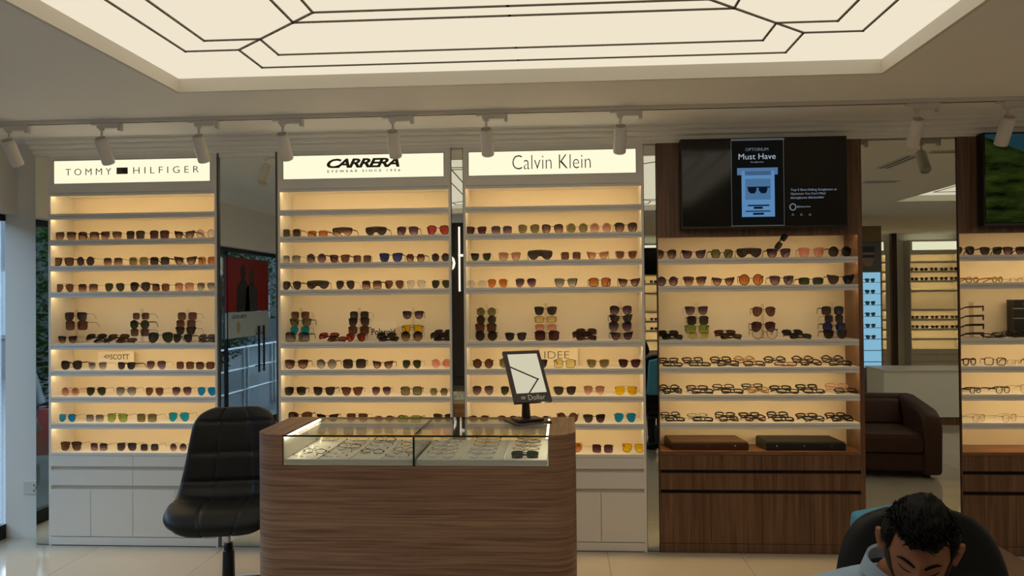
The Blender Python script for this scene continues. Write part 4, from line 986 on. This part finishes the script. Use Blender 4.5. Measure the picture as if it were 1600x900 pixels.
J = [((MX, -3.0, .545), (.16, .10)), ((MX-.09, -3.05, .545), .088), ((MX-.13, -3.44, .53), .066), ((MX-.13, -3.42, .30), .052), ((MX-.13, -3.40, .10), .045), ((MX+.09, -3.05, .545), .088), ((MX+.13, -3.44, .53), .066), ((MX+.13, -3.42, .30), .052), ((MX+.13, -3.40, .10), .045)]
child('trousers', skin_mesh('trousers', J, [(0, 1), (1, 2), (2, 3), (3, 4), (0, 5), (5, 6), (6, 7), (7, 8)], .01), TROU)
for s_ in (-1, 1):
    sh_ = MB().prism([(-3.34, .0), (-3.60, .0), (-3.605, .03), (-3.55, .055), (-3.45, .085), (-3.43, .12), (-3.35, .12), (-3.335, .06)], MX+s_*.13-.042, MX+s_*.13+.042, 0)
    child('shoe', sh_.mesh('shoe', BLACK, .014, True), None)
# hair: scalp shell with uneven tufts
HAIRM = mat('black_hair', (9, 8, 8), .6, spec=.15, bump=.6, bscale=260)
bm = bmesh.new(); bmesh.ops.create_uvsphere(bm, u_segments=110, v_segments=80, radius=1)
dead = []
for v in bm.verts:
    d = v.co.copy(); p = head_point(d)
    line = .56 if d.y < 0 else .56-1.1*smoothstep(0, .75, d.y)       # hairline height by side
    if d.y < .25: line = .56+.04*math.sin(d.x*9+1) - (.42*smoothstep(.72, .95, abs(d.x)) if d.y > -.5 else 0)
    th = smoothstep(line-.05, line+.22, d.z)
    nz_ = noise.noise(Vector((d.x*4, d.y*4, d.z*4)))*.010 + noise.noise(Vector((d.x*22+3, d.y*7, d.z*7)))*.004
    lift = .003+.013*th + nz_*th*.7 + .010*smoothstep(.7, 1, d.z)
    if d.z < line-.04: dead.append(v)
    v.co = p + d.normalized()*lift + Vector((0, -.010*th*smoothstep(.2, .8, -d.y), 0))
bmesh.ops.delete(bm, geom=dead, context='VERTS')
for f in bm.faces: f.smooth = True
hme = bpy.data.meshes.new('hair'); bm.to_mesh(hme); bm.free()
tf = MB(); random.seed(11)
for _ in range(520):
    a = random.uniform(0, 2*PI); zz = random.uniform(.56, .99); rr_ = math.sqrt(1-zz*zz); d = Vector((rr_*math.cos(a), rr_*math.sin(a), zz)); p = head_point(d)
    tan = Vector((random.uniform(-.6, .6)-d.x*.1, -.8*d.z-.1, .2)).normalized(); q = p+d*.010
    L_ = random.uniform(.014, .03); tf.tube([q, q+d*.008+tan*L_*.5, q+d*random.uniform(.002, .009)+tan*L_], [.0024, .0018, .0004], 4)
tfm = tf.mesh('t', None, 0, True)
bm = bmesh.new(); bm.from_mesh(hme); bm.from_mesh(tfm); bm.to_mesh(hme); bm.free(); hme.transform(HM)
sol = child('hair', hme, HAIRM)
# brows and beard shadow
bw = MB()
for s_ in (-1, 1):
    P = [head_point(Vector((s_*x, -math.sqrt(max(0, 1-x*x-z*z)), z)).normalized()) + Vector((0, -.0025, 0)) for x, z in ((.15, .235), (.32, .262), (.50, .25), (.66, .18))]
    bw.tube(P, [.0022, .0032, .0028, .001], 6)
bm_ = bw.mesh('eyebrows', HAIRM, 0, True); bm_.transform(HM); child('eyebrows', bm_, None)
ey = MB()
for s_ in (-1, 1):
    P = [head_point(Vector((s_*x, -math.sqrt(max(0, 1-x*x-z*z)), z)).normalized()) + Vector((0, -.0012, 0)) for x, z in ((.24, .045), (.36, .02), (.48, .022), (.60, .05))]
    ey.tube(P, [.0007, .0011, .0011, .0007], 5)
m_ = ey.mesh('eyelashes', HAIRM, 0, True); m_.transform(HM); child('eyelashes', m_, None)
bm = bmesh.new(); bmesh.ops.create_uvsphere(bm, u_segments=90, v_segments=70, radius=1); dead = []
for v in bm.verts:
    d = v.co.copy(); p = head_point(d); lim = -.56 + .70*smoothstep(.50, .92, abs(d.x))
    if d.z > lim or d.y > .12 or (d.z > -.42 and abs(d.x) < .5): dead.append(v)
    v.co = p + d*.0022*(1+.5*noise.noise(d*18))
bmesh.ops.delete(bm, geom=dead, context='VERTS')
for f in bm.faces: f.smooth = True
be = bpy.data.meshes.new('beard'); bm.to_mesh(be); bm.free(); be.transform(HM); child('beard', be, mat('beard_hair', (24, 17, 14), .8, bump=.5, bscale=500))

# blue bag hung behind his chair, small side cabinet
bgm = mat('blue_nylon', (64, 142, 176), .6, vary=.1, vscale=10)
bg_ = thing('shoulder_bag', 'light blue bag hung behind the black executive chair', 'bag', (.935, -2.742, .66), (0, 0, 0))
MB().quadbox([(-.13, -.05, 0), (.13, -.05, 0), (.13, .05, 0), (-.13, .05, 0), (-.105, -.035, .335), (.10, -.035, .375), (.10, .035, .375), (-.105, .035, .335)]).build('pouch', bgm, bg_, .015, True, 3)
MB().quadbox([(-.118, -.052, .10), (.118, -.052, .10), (.118, -.040, .10), (-.118, -.040, .10), (-.108, -.043, .29), (.108, -.043, .29), (.108, -.034, .29), (-.108, -.034, .29)]).build('pocket', bgm, bg_, .004)
MB().tube([(-.06, -.03, .30), (-.055, -.058, .30), (-.05, -.066, .20), (-.05, -.056, .08)], .006, 8).build('strap', bgm, bg_, 0, True)
sc_ = thing('side_cabinet', 'low brown cabinet behind the seated man, at the lower right corner', 'cabinet', (1.298, -2.51, 0))
SCM = wood('side_brown', (84, 58, 42), (104, 76, 56), 0)
bx('body', SCM, sc_, -.19, .19, -.27, .27, .04, .725, .002); bx('top', SCM, sc_, -.20, .20, -.28, .28, .725, .75, .002); bx('plinth', DARKGAP, sc_, -.18, .18, -.26, .26, 0, .04)
for z0, z1 in ((.06, .27), (.28, .49), (.50, .715)):
    d_ = bx('drawer', SCM, sc_, -.185, .185, -.285, -.27, z0, z1, .002); MB().tube([(-.05, -.30, (z0+z1)/2), (.05, -.30, (z0+z1)/2)], .005, 8).tube([(-.05, -.30, (z0+z1)/2), (-.05, -.284, (z0+z1)/2)], .004, 6).tube([(.05, -.30, (z0+z1)/2), (.05, -.284, (z0+z1)/2)], .004, 6).build('handle', CHROME, d_, 0, True)

# wall socket on the pier
so = thing('power_socket', 'white power socket low on the white wall pier', 'socket', (-3.67, .146, .348))
bx('plate', METALW, so, -.055, .055, -.008, 0, -.045, .045, .003); 
for x, z in ((.02, .018), (.02, -.018), (.035, 0)): bx('pin_hole', BLACK, so, x-.004, x+.004, -.0088, -.007, z-.006, z+.006)

# ------------------------------------------------------------------ the rest of the shop, seen in the mirrors
# lit shop name on the dark wall (faces +Y)
so_ = thing('shop_name_sign', 'lit white shop name letters on dark timber wall, seen in narrow mirror', 'sign', (-1.75, -6.29, 2.13), (0, 0, PI))
LETT = emit('letter_light', (255, 246, 228), 1.6)
x = -.95
for ch in 'OPTORIUM':
    wd = {'I': .06, 'M': .27, 'O': .25, 'U': .2}.get(ch, .19)
    text('letter', ch, LETT, so_, (x+wd/2, -.01, 0), wd, .26, depth=.02); x += wd+.045
tag(bx('wall_light_strip', LETT, None, -1.52, -1.495, -6.3, -6.285, 1.72, 2.66), 'vertical white light line on the dark timber wall', 'light')
# ceiling slot diffusers
def diffuser(x, y, L_, rz, label):
    e = thing('slot_diffuser', label, 'air vent', (x, y, H), (0, 0, rz), 'ceiling slot diffusers')
    bx('plate', METALW, e, -L_/2, L_/2, -.06, .06, -.006, 0, .002)
    for k in (-.025, .025): bx('slot', BLACK, e, -L_/2+.02, L_/2-.02, k-.011, k+.011, -.0075, -.003)
diffuser(2.77, -1.62, .62, PI/2, 'white two-slot air diffuser on ceiling, nearest the wide mirror'); diffuser(2.98, -1.16, .34, 0, 'short white air diffuser beside the ceiling track'); diffuser(3.08, -2.77, .34, 0, 'white air diffuser farther back in the shop ceiling')
# brown armchair facing the wide mirror
ac = thing('armchair', 'dark brown leather armchair reflected in the wide mirror', 'armchair', (2.90, -2.50, 0), (0, 0, PI+R(6)))
BRL = mat('brown_leather', (66, 38, 30), .55, bump=.15, bscale=300)
BRM = mat('brown_leather_cushion', (72, 44, 34), .6, bump=.15, bscale=300)
bx('base', BRL, ac, -.42, .42, -.40, .40, .06, .22, .03)
bx('seat_cushion', BRM, ac, -.29, .29, -.43, .24, .22, .40, .05)
MB().prism([(.22, .2), (.42, .2), (.45, .60), (.42, .66), (.32, .66), (.24, .42)], -.43, .43).build('backrest', BRL, ac, .04, True, 3)
MB().prism([(.12, .40), (.24, .40), (.31, .62), (.22, .62)], -.28, .28).build('back_cushion', BRM, ac, .035, True, 3)
for sd in (-1, 1):
    MB().prism([(-.42, .03), (.42, .03), (.42, .64), (.30, .66), (-.28, .60), (-.40, .55), (-.44, .45)], sd*.28, sd*.44).build('arm', BRL, ac, .045, True, 3)
for x in (-.34, .34):
    for y in (-.32, .32): MB().tube([(x, y, 0), (x, y, .07)], .025, 10).build('foot', BLACK, ac)
# white desk and lit tower farther back
dk_ = thing('reception_desk', 'low white desk with dark wood plinth behind the armchair', 'desk', (4.75, -5.25, 0))
bx('front_panel', PAINT, dk_, -.80, .80, .24, .27, .10, .67); bx('desk_top', WHITE, dk_, -.82, .82, -.30, .29, .67, .69, .003); bx('plinth', WOODV, dk_, -.79, .79, .20, .25, 0, .10); bx('side_panel', PAINT, dk_, -.80, -.77, -.28, .24, .0, .67); bx('side_panel', PAINT, dk_, .77, .80, -.28, .24, .0, .67)
bx('switch_plate', METALW, dk_, .25, .35, .27, .278, .50, .60, .002)
tw = thing('lit_display_tower', 'tall blue backlit eyewear tower with portrait poster, seen in wide mirror', 'display tower', (4.20, -6.25, 0), (0, 0, PI))
bx('carcass', mat('tower_grey', (120, 108, 92), .6), tw, -.25, .25, .02, .22, 0, 2.58, .003)
bx('lit_back', emit('tower_blue', (150, 205, 240), 1.0), tw, -.225, .225, .012, .02, .60, 1.93)
bx('header', mat('tower_header', (130, 104, 70), .6), tw, -.24, .24, .008, .02, 2.36, 2.57)
po = bx('portrait_poster', mat('poster_grey', (96, 98, 100), .5), tw, -.225, .225, .008, .02, 1.945, 2.345)
hd_ = MB().lathe([(.02, -.13), (.06, -.10), (.075, -.03), (.078, .03), (.06, .09), (.02, .12)], 20); hd_.xf(Matrix.Translation((-.06, .006, 2.14)) @ Matrix.Diagonal((1, .05, 1, 1))); hd_.build('portrait_face', mat('portrait_skin', (160, 128, 112), .6), po)
bx('portrait_glasses', BLACK, po, -.14, .02, -.002, .004, 2.135, 2.175, .001); bx('portrait_hair', BLACK, po, -.145, .03, -.001, .005, 2.21, 2.29, .001)
for k in range(8):
    z = .68+k*.158; sh_ = bx('glass_shelf', mat('tower_shelf', (70, 84, 92), .3), tw, -.225, .225, -.08, .012, z, z+.006)
random.seed(5)
for k in range(2, 8):
    z = .686+k*.158
    glasses('wf', 'k', 'K', .14, (4.26, -6.20, z), f'black wayfarer sunglasses in the blue lit tower, {ORD[7-k]} from its top', 'sunglasses in the lit tower', PI)
tag(bx('dark_post', DKW, None, 5.93, 6.02, -9.7, -9.6, 0, H), 'slim dark timber post before the far shelves', 'post')
f1, fs1 = white_unit(7.25, 8.15, 'white lit shelving cabinet at the far end, right of the dark post', PI, -9.73, True)
f1.location.x = 7.2
f2, fs2 = white_unit(4.7, 5.85, 'white lit shelving cabinet at the far end, left of the dark post', PI, -9.73, True); f2.location.x = 5.88
f3, fs3 = white_unit(.95, 2.1, 'white lit shelving cabinet at the far end, seen in narrow mirror', PI, -9.73, True); f3.location.x = 2.25
for (u_, x0, x1, nm) in ((f1, 6.40, 7.1, 'right far unit'), (f3, 1.25, 2.1, 'far unit in the narrow mirror')):
    for ri, zi in enumerate((1, 2, 5, 6)):
        for k in range(5):
            xx = x1-(x1-x0)*k/4
            glasses(random.choice(['wf', 'sq', 'av']), 'k', 'K', .138, (xx, -9.73-.06, ZS[zi]), f'small dark sunglasses, {ORD[k]} on {ORD[ri]} filled shelf of the {nm}', 'sunglasses on the far units', PI)
# posters on the shopfront glass (face the room, +X)
pr = thing('window_poster', 'red poster of a couple stuck on the glass doors', 'poster', (-3.866, -4.36, 1.49), (0, 0, PI/2))
bx('sheet', mat('poster_red', (150, 34, 34), .5), pr, -.66, .66, -.004, 0, 0, .64)
for cx, hh_, c in ((-.10, .50, (70, 62, 58)), (.16, .56, (46, 46, 48))):
    fg = MB().prism([(cx-.2, 0), (cx+.2, 0), (cx+.17, hh_*.55), (cx+.06, hh_*.68), (cx-.06, hh_*.68), (cx-.17, hh_*.55)], -.006, -.003, 1); fg.prism([(cx+.075*math.cos(a*PI/8), hh_*.84+.1*math.sin(a*PI/8)) for a in range(16)], -.006, -.003, 1); fg.build('printed_figure', mat(f'poster_fig_{c[0]}', c, .5), pr)
pw = thing('window_poster', 'white poster with portrait and dark heading on the glass doors', 'poster', (-3.866, -4.36, 1.18), (0, 0, PI/2))
bx('sheet', mat('poster_white', (196, 206, 212), .5), pw, -.66, .66, -.004, 0, 0, .30)
text('heading', 'HYDRA FACIALS', mat('poster_ink', (30, 44, 64), .5), pw, (.28, -.005, .25), .42, .045, depth=.001)
fg = MB().prism([(.30+.05*math.cos(a*PI/8), .12+.07*math.sin(a*PI/8)) for a in range(16)], -.006, -.003, 1); fg.build('printed_face', mat('poster_face', (176, 164, 120), .5), pw)
# ------------------------------------------------------------------ street beyond the glass
gr_ = struct(MB().box(-16, XL-.1, -50, 32, -.2, -.1).build('ground', mat('pavement', (72, 76, 80), .6, vary=.15, vscale=1.5)), 'grey pavement outside the shop')
STEEL = mat('brushed_steel', (170, 174, 178), .3, 1)
for k in range(4):
    y = -6.2-k*1.15
    e = thing('steel_railing', f'steel handrail section on the pavement, {ORD[k]} from the shop doors', 'railing', (-4.9, y, -.1), (0, 0, 0), 'railing sections outside')
    for yy in (-.5, .5): MB().tube([(0, yy, 0), (0, yy, 1.0)], .025, 10).build('post', STEEL, e, 0, True)
    for z in (.35, .68, 1.0): MB().tube([(0, -.56, z), (0, .56, z)], .018, 10).build('rail', STEEL, e, 0, True)
LEAF = mat('leaf_green', (46, 74, 32), .9, vary=.35, vscale=4, spec=.1); LEAF2 = mat('leaf_light', (82, 106, 52), .9, vary=.35, vscale=4, spec=.1); BARK = mat('bark', (70, 58, 46), .9)
def tree(x, y, h, r_, m_, label, seed):
    random.seed(seed); e = thing('street_tree', label, 'tree', (x, y, -.1), group='trees outside')
    MB().tube([(0, 0, 0), (.05, .03, h*.3), (0, 0, h*.6)], [.12, .09, .05], 10).build('trunk', BARK, e, 0, True)
    fb = MB()
    for _ in range(5200):
        d = Vector((random.gauss(0, 1), random.gauss(0, 1), random.gauss(0, 1))).normalized()*random.uniform(.45, 1)**.5
        p = Vector((d.x*r_, d.y*r_, h*.55+d.z*h*.5)); a = Vector((random.uniform(-1, 1), random.uniform(-1, 1), random.uniform(-1, 1))).normalized(); b = a.orthogonal().normalized(); L_ = random.uniform(.07, .13)
        k = len(fb.v); n_ = a.cross(b)*.004; fb.v += [tuple(p), tuple(p+a*L_*.5+b*L_*.28), tuple(p+a*L_), tuple(p+a*L_*.5-b*L_*.28), tuple(p+a*L_*.5+n_)]; fb.f += [(k, k+1, k+4), (k+1, k+2, k+4), (k+2, k+3, k+4), (k+3, k, k+4)]
    o = fb.build('foliage', m_, e); o['kind'] = 'stuff'
for i, (x, y, h, r_, m_) in enumerate(((-7.2, -4.6, 3.6, 1.2, LEAF), (-8.0, -7.6, 4.2, 1.4, LEAF2), (-7.4, -10.5, 3.6, 1.2, LEAF), (-8.4, -13.6, 4.4, 1.5, LEAF))):
    tree(x, y, h, r_, m_, ['dark green bushy tree nearest the shopfront corner', 'pale green taller tree behind the scooters', 'dark green tree beyond the steel railing', 'large dark tree farthest down the street'][i], 30+i)
def scooter(x, y, rz, c, label):
    e = thing('scooter', label, 'scooter', (x, y, -.1), (0, 0, rz), 'scooters parked outside')
    m_ = mat('paint_'+str(c[0]), c, .25)
    for yy in (-.62, .62):
        wv = MB().tube([(0, yy+.21*math.cos(a*PI/10), .24+.21*math.sin(a*PI/10)) for a in range(21)], .045, 8); wv.build('wheel', BLACK, e, 0, True)
        MB().tube([(-.03, yy, .24), (.03, yy, .24)], .10, 14).build('hub', STEEL, e, 0, True)
    MB().prism([(-.5, .26), (.25, .26), (.40, .38), (.52, .95), (.44, .97), (.30, .50), (-.1, .46), (-.2, .72), (-.78, .74), (-.86, .60), (-.6, .40)], -.13, .13).build('body', m_, e, .03, True)
    MB().prism([(-.15, .73), (-.8, .755), (-.82, .82), (-.3, .80)], -.12, .12).build('seat', BLACK, e, .02, True)
    MB().tube([(0, .62, .24), (0, .48, .95), (0, .46, 1.05)], .022, 8).build('fork', STEEL, e, 0, True); MB().tube([(-.32, .36, 1.06), (-.12, .46, 1.06), (.12, .46, 1.06), (.32, .36, 1.06)], .016, 8).build('handlebar', BLACK, e, 0, True)
    MB().lathe([(.03, -.04), (.08, 0), (.085, .03)], 16, (0, .50, .92)).build('headlamp', CHROME, e, 0, True)
scooter(-5.2, -2.2, R(80), (140, 24, 28), 'red scooter parked nearest the shop glass'); scooter(-5.3, -3.1, R(84), (30, 32, 36), 'black scooter parked behind the red scooter'); scooter(-5.4, -1.3, R(78), (60, 64, 70), 'grey scooter parked closest to the wall pier')
ws = thing('wall_screen', 'dark switched-off screen high on the far wall', 'television', (1.72, -9.66, 2.02), (0, 0, PI))
bx('casing', BLACK, ws, -.45, .45, -.03, .03, 0, .5, .004); bx('screen', SCR, ws, -.44, .44, -.032, -.029, .012, .49)

# building added across the street to block the bright low sky
bd = thing('sky_block_building', 'added grey building with dark windows across the street, blocking the low sky', 'building', (-13.5, -3, -.1))
bx('facade', mat('render_grey', (62, 68, 70), .8, vary=.08, vscale=1), bd, -1, 1, -45, 34, 0, 4.4)
for k in range(23):
    for z in (.9,):
        y = -40+k*3.2; wn = bx('window', mat('window_frame_dark', (52, 54, 56), .5), bd, .99, 1.05, y-.75, y+.75, z, z+1.6, .01); bx('pane', mat('window_pane', (70, 86, 96), .1), wn, 1.045, 1.06, y-.66, y+.66, z+.09, z+1.51)
